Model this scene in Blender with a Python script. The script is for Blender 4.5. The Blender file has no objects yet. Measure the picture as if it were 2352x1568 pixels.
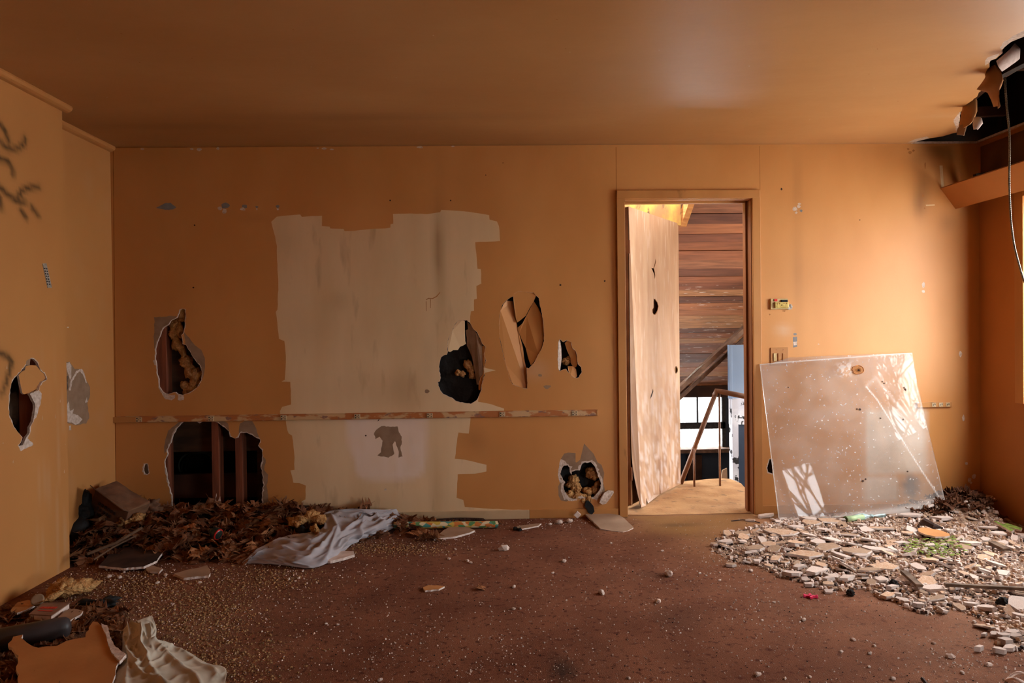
import bpy, bmesh, math, random
import numpy as np
from mathutils import Vector, Matrix, noise
from mathutils.geometry import delaunay_2d_cdt

sc = bpy.context.scene
COL = sc.collection
random.seed(7); RNG = np.random.default_rng(7)

# ---------------------------------------------------------------- camera
FPX = 1620.0; CX, CY = 1176.0, 784.0
D = 4.63; ZC = 2.45; CAMZ = 1.207
ROLL = 0.0115
def cam_axes():
    # the direction +Y must land on image point (1130, 770)
    a, b = (1130 - CX), -(770 - CY)
    c, s = math.cos(ROLL), math.sin(ROLL)
    a0, b0 = a * c + b * s, -a * s + b * c
    yaw = math.atan(-a0 / FPX); pitch = math.atan(-b0 / FPX)
    F = Vector((math.sin(yaw) * math.cos(pitch), math.cos(yaw) * math.cos(pitch), math.sin(pitch)))
    R0 = F.cross(Vector((0, 0, 1))).normalized(); U0 = R0.cross(F)
    return F, R0 * c - U0 * s, U0 * c + R0 * s
CF, CR, CU = cam_axes()
CAM = Vector((0, 0, CAMZ))
cd = bpy.data.cameras.new('camera'); cam = bpy.data.objects.new('camera', cd); COL.objects.link(cam)
cd.sensor_width = 36; cd.lens = FPX * 36 / 2352; cd.clip_start = .02; cd.clip_end = 200
M = Matrix((CR, CU, -CF)).transposed().to_4x4(); M.translation = CAM
cam.matrix_world = M
sc.camera = cam
def ray(px, py): return CF * FPX + CR * (px - CX) - CU * (py - CY)
def onY(px, py, Y=D):
    d = ray(px, py); t = Y / d.y; return CAM + d * t
def onZ(px, py, Zv=0.0):
    d = ray(px, py); t = (Zv - CAMZ) / d.z; return CAM + d * t
def onX(px, py, X):
    d = ray(px, py); t = X / d.x; return CAM + d * t

# ---------------------------------------------------------------- world, sky light, exposure
w = bpy.data.worlds.new('world'); sc.world = w; w.use_nodes = True
nt = w.node_tree; nt.nodes.clear()
wo = nt.nodes.new('ShaderNodeOutputWorld'); bg = nt.nodes.new('ShaderNodeBackground')
tc = nt.nodes.new('ShaderNodeTexCoord'); sx = nt.nodes.new('ShaderNodeSeparateXYZ'); cr = nt.nodes.new('ShaderNodeValToRGB')
nt.links.new(tc.outputs['Generated'], sx.inputs[0]); nt.links.new(sx.outputs['Z'], cr.inputs[0])
cr.color_ramp.elements[0].position = 0.0; cr.color_ramp.elements[0].color = (.76, .79, .82, 1)
cr.color_ramp.elements[1].position = .5; cr.color_ramp.elements[1].color = (.94, .975, 1, 1)
nt.links.new(cr.outputs[0], bg.inputs[0]); bg.inputs[1].default_value = 37.0
nt.links.new(bg.outputs[0], wo.inputs[0])
w.cycles.sampling_method = 'AUTOMATIC'
sc.view_settings.view_transform = 'Standard'; sc.view_settings.look = 'None'
sc.view_settings.gamma = 1; sc.view_settings.use_curve_mapping = False
sc.view_settings.exposure = -0.40
sc.cycles.use_denoising = True; sc.cycles.max_bounces = 10; sc.cycles.diffuse_bounces = 6
sc.cycles.transparent_max_bounces = 12; sc.cycles.sample_clamp_indirect = 8
def portal(name, c, rot, sx_, sy_):
    l = bpy.data.lights.new(name, 'AREA'); l.shape = 'RECTANGLE'; l.size = sx_; l.size_y = sy_
    l.cycles.is_portal = True
    o = bpy.data.objects.new(name, l); COL.objects.link(o); o.location = c; o.rotation_euler = rot
XR = 3.262
WIN_A = (3.0, 4.22, 0.75, 2.02)     # opening nearest the corner in the right-hand wall (y0,y1,z0,z1)
WIN_B = (-0.4, 1.2, 0.28, 1.0)
portal('portal_one', (XR + .02, (WIN_A[0] + WIN_A[1]) / 2, (WIN_A[2] + WIN_A[3]) / 2), (0, math.radians(90), 0), WIN_A[3] - WIN_A[2], WIN_A[1] - WIN_A[0])
portal('portal_two', (XR + .02, (WIN_B[0] + WIN_B[1]) / 2, (WIN_B[2] + WIN_B[3]) / 2), (0, math.radians(90), 0), WIN_B[3] - WIN_B[2], WIN_B[1] - WIN_B[0])

# ---------------------------------------------------------------- materials
def newmat(name):
    m = bpy.data.materials.new(name); m.use_nodes = True
    n = m.node_tree.nodes; b = n['Principled BSDF']; return m, m.node_tree, b
def rgb(c): return (*[((v / 255) / 12.92 if v / 255 <= .04045 else ((v / 255 + .055) / 1.055) ** 2.4) for v in c], 1)
def pmat(name, c1, c2=None, scale=6, rough=.8, bump=.2, bscale=60, stretch=(1, 1, 1), bdist=.004, spec=.3, detail=6, rnd=0, lo=.35, hi=.65, extra=None, metal=0, world=False):
    m, t, b = newmat(name); N = t.nodes; L = t.links
    c2 = c2 or c1
    tc = N.new('ShaderNodeTexCoord'); mp = N.new('ShaderNodeMapping'); mp.inputs['Scale'].default_value = stretch
    if world:
        gm = N.new('ShaderNodeNewGeometry'); L.new(gm.outputs['Position'], mp.inputs[0])
    else: L.new(tc.outputs['Object'], mp.inputs[0])
    n1 = N.new('ShaderNodeTexNoise'); n1.inputs['Scale'].default_value = scale; n1.inputs['Detail'].default_value = detail
    L.new(mp.outputs[0], n1.inputs['Vector'])
    r = N.new('ShaderNodeValToRGB'); r.color_ramp.elements[0].position = lo; r.color_ramp.elements[1].position = hi
    r.color_ramp.elements[0].color = rgb(c1); r.color_ramp.elements[1].color = rgb(c2)
    L.new(n1.outputs[0], r.inputs[0]); col = r.outputs[0]
    if extra:   # second speckle layer: (colour, scale, threshold, width)
        n3 = N.new('ShaderNodeTexNoise'); n3.inputs['Scale'].default_value = extra[1]; n3.inputs['Detail'].default_value = 5
        L.new(mp.outputs[0], n3.inputs['Vector'])
        r3 = N.new('ShaderNodeValToRGB'); r3.color_ramp.elements[0].position = extra[2]; r3.color_ramp.elements[1].position = extra[2] + extra[3]
        L.new(n3.outputs[0], r3.inputs[0])
        mx = N.new('ShaderNodeMixRGB'); L.new(r3.outputs[0], mx.inputs[0]); L.new(col, mx.inputs[1]); mx.inputs[2].default_value = rgb(extra[0]); col = mx.outputs[0]
    if rnd:
        oi = N.new('ShaderNodeObjectInfo'); hs = N.new('ShaderNodeHueSaturation')
        mr = N.new('ShaderNodeMapRange'); mr.inputs[3].default_value = 1 - rnd; mr.inputs[4].default_value = 1 + rnd
        L.new(oi.outputs['Random'], mr.inputs[0]); L.new(mr.outputs[0], hs.inputs['Value']); L.new(col, hs.inputs['Color']); col = hs.outputs[0]
    L.new(col, b.inputs['Base Color'])
    b.inputs['Roughness'].default_value = rough; b.inputs['Specular IOR Level'].default_value = spec; b.inputs['Metallic'].default_value = metal
    if bump:
        n2 = N.new('ShaderNodeTexNoise'); n2.inputs['Scale'].default_value = bscale; n2.inputs['Detail'].default_value = 5
        L.new(mp.outputs[0], n2.inputs['Vector'])
        bp = N.new('ShaderNodeBump'); bp.inputs['Strength'].default_value = bump; bp.inputs['Distance'].default_value = bdist
        L.new(n2.outputs[0], bp.inputs['Height']); L.new(bp.outputs[0], b.inputs['Normal'])
    return m
def add_mask(m, attr, color, amount=1.0):
    """mix a colour over the material's base colour where a vertex attribute says so"""
    t = m.node_tree; N = t.nodes; L = t.links; b = N['Principled BSDF']
    src = b.inputs['Base Color'].links[0].from_socket
    at = N.new('ShaderNodeAttribute'); at.attribute_name = attr
    mu = N.new('ShaderNodeMath'); mu.operation = 'MULTIPLY'; mu.use_clamp = True; mu.inputs[1].default_value = amount
    L.new(at.outputs['Fac'], mu.inputs[0])
    mx = N.new('ShaderNodeMixRGB'); L.new(mu.outputs[0], mx.inputs[0]); L.new(src, mx.inputs[1]); mx.inputs[2].default_value = rgb(color)
    L.new(mx.outputs[0], b.inputs['Base Color'])
MT = {}
MT['orange'] = pmat('orange_wall_paint', (189, 128, 68), (198, 138, 78), 2.2, .48, .12, 160, (1, 1, .5), .002, .35, 4, world=True)
MT['orange_seam'] = pmat('old_joint_line', (140, 88, 42), (165, 108, 55), 12, .7, .1, world=True)
MT['cream'] = pmat('bare_cream_wall', (226, 198, 158), (215, 184, 142), 3, .6, .1, 160, (1.5, 1, .35), .002, .3, 5, world=True, extra=((184, 152, 116), 7, .62, .2))
MT['gyp'] = pmat('broken_gypsum', (214, 196, 182), (186, 164, 146), 60, .95, .7, 90, bdist=.006, world=True)
MT['paper'] = pmat('grey_backing_paper', (150, 122, 98), (136, 108, 84), 20, .9, .15, 120, world=True)
MT['chip_blue'] = pmat('blue_grey_undercoat', (128, 124, 122), (112, 110, 112), 30, .8, .1, world=True)
MT['hole_dark'] = pmat('nail_hole', (40, 22, 12), (60, 34, 20), 30, .9, 0)
MT['trimpaint'] = pmat('tan_trim_paint', (186, 128, 68), (170, 114, 60), 5, .5, .15, 90, (1, 1, .3), .002, .35, world=True, extra=((96, 66, 36), 9, .66, .12))
MT['jamb'] = pmat('brown_jamb_paint', (150, 92, 50), (122, 72, 38), 5, .45, .15, 80, (1, 1, .2), .002, .4, world=True)
MT['stud'] = pmat('red_brown_stud', (136, 74, 48), (104, 56, 36), 9, .8, .3, 60, (3, 3, .3), world=True)
MT['sheath'] = pmat('old_brown_sheathing', (78, 52, 30), (50, 34, 20), 5, .9, .3, 40, (1, 1, 3), world=True)
MT['blackpaper'] = pmat('black_tar_paper', (34, 31, 29), (22, 20, 19), 9, .75, .6, 14, bdist=.02)
MT['insul'] = pmat('yellow_glass_wool', (206, 160, 104), (168, 118, 72), 22, 1, 1, 70, bdist=.02, spec=.05)
MT['ceil'] = pmat('tan_ceiling_paint', (184, 134, 82), (174, 123, 72), 1.1, .45, .25, 1.6, (1, 1.6, 1), .03, .4, 3, world=True)
MT['darkwood'] = pmat('dark_attic_timber', (44, 30, 20), (26, 18, 12), 6, .9, .4, 30, (1, 4, 1), world=True)
MT['leftwall'] = pmat('left_wall_paint', (190, 132, 74), (183, 124, 68), 1.6, .55, .1, 140, (1, 1, .6), .002, .3, 4, world=True)

# ---------------------------------------------------------------- object helpers
def props(o, label=None, cat=None, group=None, kind=None):
    if label: o['label'] = label
    if cat: o['category'] = cat
    if group: o['group'] = group
    if kind: o['kind'] = kind
    return o
class MB:
    def __init__(s): s.v = []; s.f = []; s.m = []
    def add(s, vs, fs, mi=0):
        k = len(s.v); s.v += [tuple(v) for v in vs]; s.f += [tuple(i + k for i in f) for f in fs]
        s.m += (mi if isinstance(mi, list) else [mi] * len(fs)); return s
    def box(s, c, size, rot=None, mi=0, bev=0):
        hx, hy, hz = [q / 2 for q in size]
        vs = [Vector((a * hx, b * hy, e * hz)) for a in (-1, 1) for b in (-1, 1) for e in (-1, 1)]
        if rot is not None: vs = [rot @ v for v in vs]
        vs = [v + Vector(c) for v in vs]
        return s.add(vs, [(0, 1, 3, 2), (4, 6, 7, 5), (0, 4, 5, 1), (2, 3, 7, 6), (0, 2, 6, 4), (1, 5, 7, 3)], mi)
    def bar(s, p, q, wd, ht, up=(0, 0, 1), mi=0):
        p, q = Vector(p), Vector(q); d = (q - p).normalized(); sd = d.cross(Vector(up)).normalized(); u = sd.cross(d)
        vs = [pt + sd * a * wd / 2 + u * b * ht / 2 for pt in (p, q) for a in (-1, 1) for b in (-1, 1)]
        return s.add(vs, [(0, 1, 3, 2), (4, 6, 7, 5), (0, 4, 5, 1), (2, 3, 7, 6), (0, 2, 6, 4), (1, 5, 7, 3)], mi)
    def tube(s, pts, r, n=10, mi=0, cap=True):
        pts = [Vector(p) for p in pts]; R = r if isinstance(r, (list, tuple)) else [r] * len(pts)
        vs = []; ref = None
        for i, p in enumerate(pts):
            d = (pts[min(i + 1, len(pts) - 1)] - pts[max(i - 1, 0)]).normalized()
            if ref is None: ref = d.orthogonal().normalized()
            a = (ref - d * ref.dot(d)).normalized(); b = d.cross(a); ref = a
            vs += [p + (a * math.cos(2 * math.pi * k / n) + b * math.sin(2 * math.pi * k / n)) * R[i] for k in range(n)]
        fs = [(i * n + k, i * n + (k + 1) % n, (i + 1) * n + (k + 1) % n, (i + 1) * n + k) for i in range(len(pts) - 1) for k in range(n)]
        if cap: fs += [tuple(range(n))[::-1], tuple((len(pts) - 1) * n + k for k in range(n))]
        return s.add(vs, fs, mi)
    def prism(s, poly, n, thick, mt=0, ms=0, mbk=None):
        """poly: 3D points of the front face, extruded against n by thick"""
        n = Vector(n).normalized(); P = [Vector(p) for p in poly]; k = len(P)
        ar = Vector((0, 0, 0))
        for i in range(k): ar += P[i].cross(P[(i + 1) % k])
        if ar.dot(n) < 0: P = P[::-1]
        Q = [p - n * thick for p in P]
        fs = [tuple(range(k)), tuple(range(2 * k - 1, k - 1, -1))] + [(i, k + i, k + (i + 1) % k, (i + 1) % k) for i in range(k)]
        return s.add(P + Q, fs, [mt, ms if mbk is None else mbk] + [ms] * k)
def link(name, mb, mats, parent=None, smooth=False, center=True, bevel=0):
    mats = mats if isinstance(mats, (list, tuple)) else [mats]
    me = bpy.data.meshes.new(name); V = np.array(mb.v, float).reshape(-1, 3)
    off = np.zeros(3)
    if parent is not None: off = np.array(parent.matrix_world.translation if parent.parent is None else parent['_w'])
    elif center and len(V): off = np.array([(V[:, 0].min() + V[:, 0].max()) / 2, (V[:, 1].min() + V[:, 1].max()) / 2, V[:, 2].min()])
    me.from_pydata([tuple(v) for v in V - off], [], mb.f)
    for m in mats: me.materials.append(MT[m] if isinstance(m, str) else m)
    me.polygons.foreach_set('material_index', mb.m)
    if smooth: me.polygons.foreach_set('use_smooth', [True] * len(me.polygons))
    me.update()
    bm_ = bmesh.new(); bm_.from_mesh(me); bmesh.ops.recalc_face_normals(bm_, faces=bm_.faces); bm_.to_mesh(me); bm_.free()
    o = bpy.data.objects.new(name, me); COL.objects.link(o)
    if parent is not None: o.parent = parent
    else: o.location = off; o.matrix_world.translation = off
    if bevel:
        md = o.modifiers.new('bevel', 'BEVEL'); md.width = bevel; md.segments = 2; md.limit_method = 'ANGLE'
    return o
def thing(name, label, cat, loc, group=None, kind=None):
    o = bpy.data.objects.new(name, None); COL.objects.link(o); o.location = loc; o.matrix_world.translation = loc; o.empty_display_size = .1
    return props(o, label, cat, group, kind)
def sub(name, mb, mats, part, root, **k):   # sub-part built in world coordinates
    o = link(name, mb, mats, root, **k); o.parent = part; return o
def Z(x0, y0, s, pts): return [(x0 + x / s, y0 + y / s) for x, y in pts]
def rough(poly, step=.012, amp=.003):
    out = []; n = len(poly)
    for i in range(n):
        a = poly[i]; b = poly[(i + 1) % n]; L = math.dist(a, b); k = max(1, int(L / step))
        for j in range(k):
            t = j / k; out.append((a[0] + (b[0] - a[0]) * t + random.uniform(-amp, amp), a[1] + (b[1] - a[1]) * t + random.uniform(-amp, amp)))
    return out
def grow(poly, d, amp=0.0):
    """offset a 2-D polygon outwards by about d"""
    n = len(poly); A = sum(poly[i][0] * poly[(i + 1) % n][1] - poly[(i + 1) % n][0] * poly[i][1] for i in range(n)); sgn = 1 if A > 0 else -1
    out = []
    for i in range(n):
        a, b, c = poly[i - 1], poly[i], poly[(i + 1) % n]
        nx, ny = (c[1] - a[1]), -(c[0] - a[0]); l = math.hypot(nx, ny) or 1
        dd = d + random.uniform(-amp, amp)
        out.append((b[0] + sgn * nx / l * dd, b[1] + sgn * ny / l * dd))
    return out
def inpoly(P, poly):
    x, y = P[:, 0], P[:, 1]; ins = np.zeros(len(P), bool); n = len(poly)
    for i in range(n):
        x1, y1 = poly[i]; x2, y2 = poly[(i + 1) % n]
        if y1 == y2: continue
        c = ((y1 > y) != (y2 > y)) & (x < (x2 - x1) * (y - y1) / (y2 - y1) + x1); ins ^= c
    return ins
def sheet(name, to3, outer, holes, patches, mats, thick, grid, front, attrs=None, back=2):
    """a board with holes cut through it and paint patches on its face; front = room-side direction"""
    vs = []; es = []
    def loop(p, close=True):
        k = len(vs); vs.extend([Vector(q) for q in p]); n = len(p)
        es.extend([(k + i, k + (i + 1) % n) for i in range(n)])
    loop(outer)
    for h in holes: loop(h)
    for p, m in patches: loop(p)
    xs = [q[0] for q in outer]; ys = [q[1] for q in outer]
    g = np.array([(x, y) for x in np.arange(min(xs), max(xs), grid) for y in np.arange(min(ys), max(ys), grid)]) + 1e-4
    g = g[inpoly(g, outer)]
    vs.extend([Vector(q) for q in g])
    V2, E2, F2, *_ = delaunay_2d_cdt(vs, es, [], 0, 1e-6)
    V2 = np.array([tuple(v) for v in V2]); F2 = np.array([f for f in F2 if len(f) == 3])
    C = V2[F2].mean(1)
    keep = inpoly(C, outer)
    for h in holes: keep &= ~inpoly(C, h)
    F2 = F2[keep]; C = C[keep]; mi = np.zeros(len(F2), int)
    for p, m in patches: mi[inpoly(C, p)] = m
    used = np.unique(F2); mp = -np.ones(len(V2), int); mp[used] = np.arange(len(used)); F2 = mp[F2]; V2 = V2[used]
    n = len(V2)
    A = np.array([to3(a, b, 0) for a, b in V2]); B = np.array([to3(a, b, thick) for a, b in V2])
    t0 = A[F2[0]]; nn = np.cross(t0[1] - t0[0], t0[2] - t0[0])
    # CDT faces are all CCW in 2-D, so one test is enough
    if np.dot(nn, np.array(front)) < 0: F2 = F2[:, ::-1]
    from collections import Counter
    ed = {}
    for f in F2:
        for a, b in ((f[0], f[1]), (f[1], f[2]), (f[2], f[0])): ed[(a, b)] = 1
    side = [(b, a, a + n, b + n) for (a, b) in ed if (b, a) not in ed]
    faces = [tuple(f) for f in F2] + [tuple(f[::-1] + n) for f in F2] + side
    mall = list(mi) + [back] * len(F2) + [1] * len(side)
    me = bpy.data.meshes.new(name); me.from_pydata([tuple(v) for v in np.vstack([A, B])], [], [tuple(int(i) for i in f) for f in faces])
    for m in mats: me.materials.append(MT[m])
    me.polygons.foreach_set('material_index', [int(i) for i in mall])
    for an, fn in (attrs or {}).items():
        at = me.attributes.new(an, 'FLOAT', 'POINT'); val = np.clip(fn(V2[:, 0], V2[:, 1]), 0, 1)
        at.data.foreach_set('value', np.concatenate([val, val]).astype(np.float32))
    me.update()
    o = bpy.data.objects.new(name, me); COL.objects.link(o); return o
def segdist(u, v, pts):
    d = np.full(len(u), 9.0)
    for (a, b), (c, e) in zip(pts[:-1], pts[1:]):
        dx, dy = c - a, e - b; L = dx * dx + dy * dy + 1e-12
        t = np.clip(((u - a) * dx + (v - b) * dy) / L, 0, 1); d = np.minimum(d, np.hypot(u - a - t * dx, v - b - t * dy))
    return d
def blob(u, v, c, rx, ry, soft=1.0):
    q = ((u - c[0]) / rx) ** 2 + ((v - c[1]) / ry) ** 2; return np.exp(-q * soft)
WP = lambda pts: [(p.x, p.z) for p in (onY(a, b) for a, b in pts)]
# ================================================================ ROOM SHELL
XL, XN, YN = -2.447, -2.255, 3.80      # recess wall, projecting wall, and the y of the projecting corner
Y0 = -1.6
fz = lambda v: v
def soft_noise(u, v, s, o=0): return np.array([noise.noise(Vector((a * s + o, b * s - o, o * 1.7))) for a, b in zip(u, v)])

# ---- wall_back -------------------------------------------------------------
outer = [(XL, -.03), (XL, ZC), (XR, ZC), (XR, -.03)]
doorhole = [(.868, -.05), (.868, 2.105), (1.738, 2.105), (1.738, -.05)]
holeA_px = Z(340, 690, 6.53, [(515, 118), (475, 140), (465, 190), (445, 250), (410, 268), (345, 300), (310, 355), (240, 395), (200, 470), (165, 560), (130, 650), (110, 740), (110, 880), (125, 980), (130, 1080), (160, 1180), (170, 1290), (230, 1380), (300, 1405), (410, 1370), (450, 1400), (520, 1415), (620, 1380), (740, 1300), (800, 1190), (815, 1090), (790, 1000), (740, 930), (700, 885), (640, 790), (570, 670), (520, 650), (500, 520), (540, 470), (548, 340), (562, 200), (555, 140)])
holeB_px = Z(200, 900, 4.48, [(1000, 300), (1050, 288), (1110, 295), (1160, 318), (1230, 288), (1280, 298), (1340, 318), (1420, 365), (1462, 405), (1468, 462), (1520, 478), (1552, 465), (1568, 425), (1640, 418), (1720, 455), (1782, 492), (1760, 555), (1800, 600), (1800, 680), (1790, 760), (1805, 860), (1812, 960), (1800, 1060), (1802, 1180), (1790, 1330), (1500, 1380), (1000, 1380), (880, 1200), (868, 1060), (850, 1010), (830, 920), (808, 790), (800, 700), (830, 640), (820, 590), (860, 520), (885, 440), (930, 360)])
holeC_px = Z(990, 720, 6.81, [(430, 108), (490, 102), (560, 108), (620, 160), (660, 235), (720, 300), (770, 385), (800, 470), (848, 520), (828, 640), (860, 730), (822, 850), (835, 960), (800, 1080), (785, 1190), (765, 1245), (735, 1320), (700, 1365), (620, 1408), (540, 1398), (480, 1388), (400, 1372), (350, 1335), (270, 1290), (190, 1262), (150, 1205), (118, 1130), (108, 1068), (138, 1060), (150, 1000), (130, 900), (125, 830), (140, 740), (160, 680), (195, 652), (245, 640), (258, 590), (265, 500), (258, 430), (290, 360), (335, 270), (365, 180), (395, 140)])
holeD_px = Z(1130, 650, 6.03, [(370, 115), (480, 125), (575, 130), (612, 168), (650, 210), (668, 320), (690, 420), (712, 560), (722, 700), (722, 800), (690, 900), (650, 970), (590, 1090), (545, 1145), (515, 1178), (475, 1170), (482, 1250), (492, 1380), (486, 1458), (420, 1450), (330, 1420), (280, 1395), (240, 1310), (200, 1140), (165, 1030), (130, 880), (100, 700), (100, 540), (115, 400), (140, 300), (205, 240), (230, 215), (295, 180), (300, 145)])
holeE_px = Z(1130, 650, 6.03, [(945, 775), (990, 820), (1025, 800), (1045, 795), (1100, 825), (1108, 900), (1160, 940), (1175, 1010), (1190, 1120), (1240, 1165), (1245, 1230), (1200, 1310), (1165, 1312), (1110, 1290), (1060, 1230), (1030, 1190), (985, 1195), (940, 1220), (925, 1200), (912, 1080), (912, 900), (925, 800)])
holeF_px = Z(1250, 1000, 6.53, [(300, 455), (350, 450), (380, 485), (385, 545), (412, 590), (420, 545), (470, 518), (530, 525), (548, 500), (560, 440), (610, 405), (700, 402), (745, 440), (780, 500), (800, 590), (830, 650), (850, 720), (845, 800), (800, 865), (745, 920), (690, 935), (600, 925), (560, 900), (450, 950), (385, 945), (340, 885), (305, 830), (290, 750), (310, 700), (270, 640), (245, 570), (265, 490)])
holeI_px = Z(200, 900, 4.48, [(590, 745), (620, 740), (628, 790), (635, 830), (615, 850), (590, 840), (578, 800)])
holeJ_px = [(1768, 1054), (1774, 1056), (1776, 1088), (1765, 1084), (1762, 1074)]
HOLES = {}
for k, p, st, am in (('A', holeA_px, .012, .0022), ('B', holeB_px, .014, .0035), ('C', holeC_px, .010, .0022), ('D', holeD_px, .010, .0015), ('E', holeE_px, .009, .0018), ('F', holeF_px, .009, .0025), ('I', holeI_px, .006, .001), ('J', holeJ_px, .006, .001)):
    HOLES[k] = rough(WP(p), st, am)
O_, GY, PA, CR_, BL, SEAM, NH = 0, 1, 2, 3, 4, 5, 6
patches = []
creamU = Z(600, 440, 2.8, [(65, 195), (100, 160), (250, 148), (262, 163), (392, 153), (390, 220), (440, 225), (445, 238), (530, 240), (535, 255), (830, 232), (832, 212), (850, 205), (848, 143), (960, 140), (1060, 145), (1150, 133), (1160, 118), (1260, 122), (1330, 130), (1400, 140), (1465, 150), (1468, 180), (1515, 190), (1530, 220), (1535, 318), (1378, 325), (1385, 440), (1392, 495), (1412, 500), (1415, 590), (1385, 605), (1388, 690), (1370, 695), (1368, 765), (1348, 768), (1343, 840), (1380, 1000), (1430, 1080), (1430, 1130), (1510, 1148), (1440, 1165), (1400, 1240), (1395, 1350), (1480, 1368), (1560, 1395), (1560, 1440), (122, 1440), (122, 1412), (135, 1384), (192, 1370), (188, 1222), (130, 1222), (150, 1208), (160, 1090), (150, 960), (115, 945), (95, 775), (105, 760), (110, 600), (105, 500), (100, 350), (90, 290)])
creamL = Z(550, 900, 3.92, [(405, 200), (415, 238), (430, 340), (440, 375), (475, 390), (495, 590), (495, 700), (460, 705), (485, 815), (540, 820), (597, 840), (595, 965), (560, 985), (560, 1180), (2600, 1180), (2600, 1062), (2280, 1052), (2030, 1035), (2015, 970), (1957, 950), (1965, 740), (2120, 735), (2225, 715), (2225, 655), (2080, 620), (1940, 598), (1970, 365), (2065, 375), (2080, 235), (2130, 210)])
patches.append((rough(WP(creamU), .03, .0018), CR_)); patches.append((rough(WP(creamL), .03, .0018), CR_))
def seam(px, y0, y1, wpx=1.2):
    return [(px - wpx, y0), (px + wpx, y0), (px + wpx + (y1 - y0) * .008, y1), (px - wpx + (y1 - y0) * .008, y1)]
for s in (seam(1415, 338, 441, 1), seam(1745, 335, 440, .6), seam(260, 345, 1110, 1)):
    patches.append((WP(s), SEAM))
patches.append((WP([(262, 336), (2150, 325), (2150, 328), (262, 340)]), SEAM))
tanpatch = Z(550, 900, 3.92, [(1210, 370), (1230, 340), (1262, 318), (1280, 305), (1350, 312), (1425, 310), (1432, 350), (1460, 400), (1462, 470), (1448, 500), (1468, 580), (1430, 590), (1436, 540), (1400, 440), (1380, 470), (1395, 560), (1340, 590), (1240, 572), (1272, 540), (1290, 440), (1262, 400), (1225, 425)])
patches.append((rough(WP(tanpatch), .01, .002), PA))
# torn paper around the holes, then the white broken rim, hole by hole
patches.append((rough(WP(Z(340, 690, 6.53, [(95, 250), (240, 240), (430, 225), (440, 300), (345, 320), (240, 410), (150, 620), (110, 760), (85, 700)])), .015, .003), PA))
patches.append((rough(WP(Z(340, 690, 6.53, [(540, 470), (620, 560), (700, 670), (800, 740), (850, 860), (860, 1000), (830, 1140), (760, 1300), (740, 1200), (790, 1000), (700, 885), (560, 670)])), .015, .002), PA))
patches.append((rough(WP(Z(200, 900, 4.48, [(790, 560), (830, 400), (960, 300), (1010, 300), (900, 420), (860, 540), (800, 640)])), .015, .003), PA))
patches.append((rough(WP(Z(200, 900, 4.48, [(1330, 285), (1400, 290), (1450, 320), (1472, 440), (1400, 360)])), .015, .002), PA))
patches.append((rough(WP(Z(200, 900, 4.48, [(1572, 320), (1640, 290), (1700, 300), (1740, 380), (1775, 490), (1700, 460), (1560, 430)])), .015, .002), PA))
patches.append((rough(WP(Z(200, 900, 4.48, [(1795, 640), (1838, 700), (1820, 800), (1862, 850), (1850, 960), (1872, 1130), (1800, 1150), (1790, 900)])), .015, .003), PA))
patches.append((WP(Z(1250, 1000, 6.53, [(250, 350), (300, 270), (360, 255), (470, 262), (470, 400), (490, 402), (540, 360), (598, 118), (690, 220), (740, 270), (800, 400), (860, 440), (900, 560), (885, 700), (910, 820), (880, 900), (800, 960), (700, 940), (400, 960), (330, 990), (250, 970), (215, 900), (210, 760), (240, 700), (210, 600)])), PA))
def rim(k, d, am): patches.append((grow(HOLES[k], d, am), GY))
rim('A', .0035, .003); rim('B', .005, .005); rim('F', .012, .008); rim('I', .006, .004); rim('J', .006, .003)
rim('E', .0015, .0015); rim('C', .0012, .0012); rim('D', .0006, .0006)
patches.append((rough(WP(Z(340, 690, 6.53, [(150, 1290), (180, 1350), (240, 1450), (260, 1480), (350, 1495), (410, 1450), (405, 1415), (300, 1420), (230, 1370)])), .008, .002), GY))
patches.append((rough(WP(Z(340, 690, 6.53, [(448, 1410), (445, 1480), (455, 1500), (530, 1490), (542, 1450), (510, 1405)])), .008, .002), GY))
patches.append((rough(WP(Z(340, 690, 6.53, [(75, 900), (110, 885), (135, 930), (130, 990), (95, 960)])), .008, .001), GY))
patches.append((rough(WP(Z(1250, 1000, 6.53, [(250, 350), (310, 380), (400, 500), (420, 600), (250, 500), (240, 640), (300, 760), (330, 890), (400, 950), (300, 965), (250, 820), (260, 720), (230, 700), (205, 600), (225, 430)])), .008, .0015), GY))
patches.append((rough(WP(Z(1250, 1000, 6.53, [(720, 375), (770, 400), (800, 520), (870, 640), (885, 780), (850, 900), (790, 970), (750, 950), (740, 920), (800, 865), (855, 780), (840, 690), (780, 500)])), .008, .0015), GY))
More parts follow.
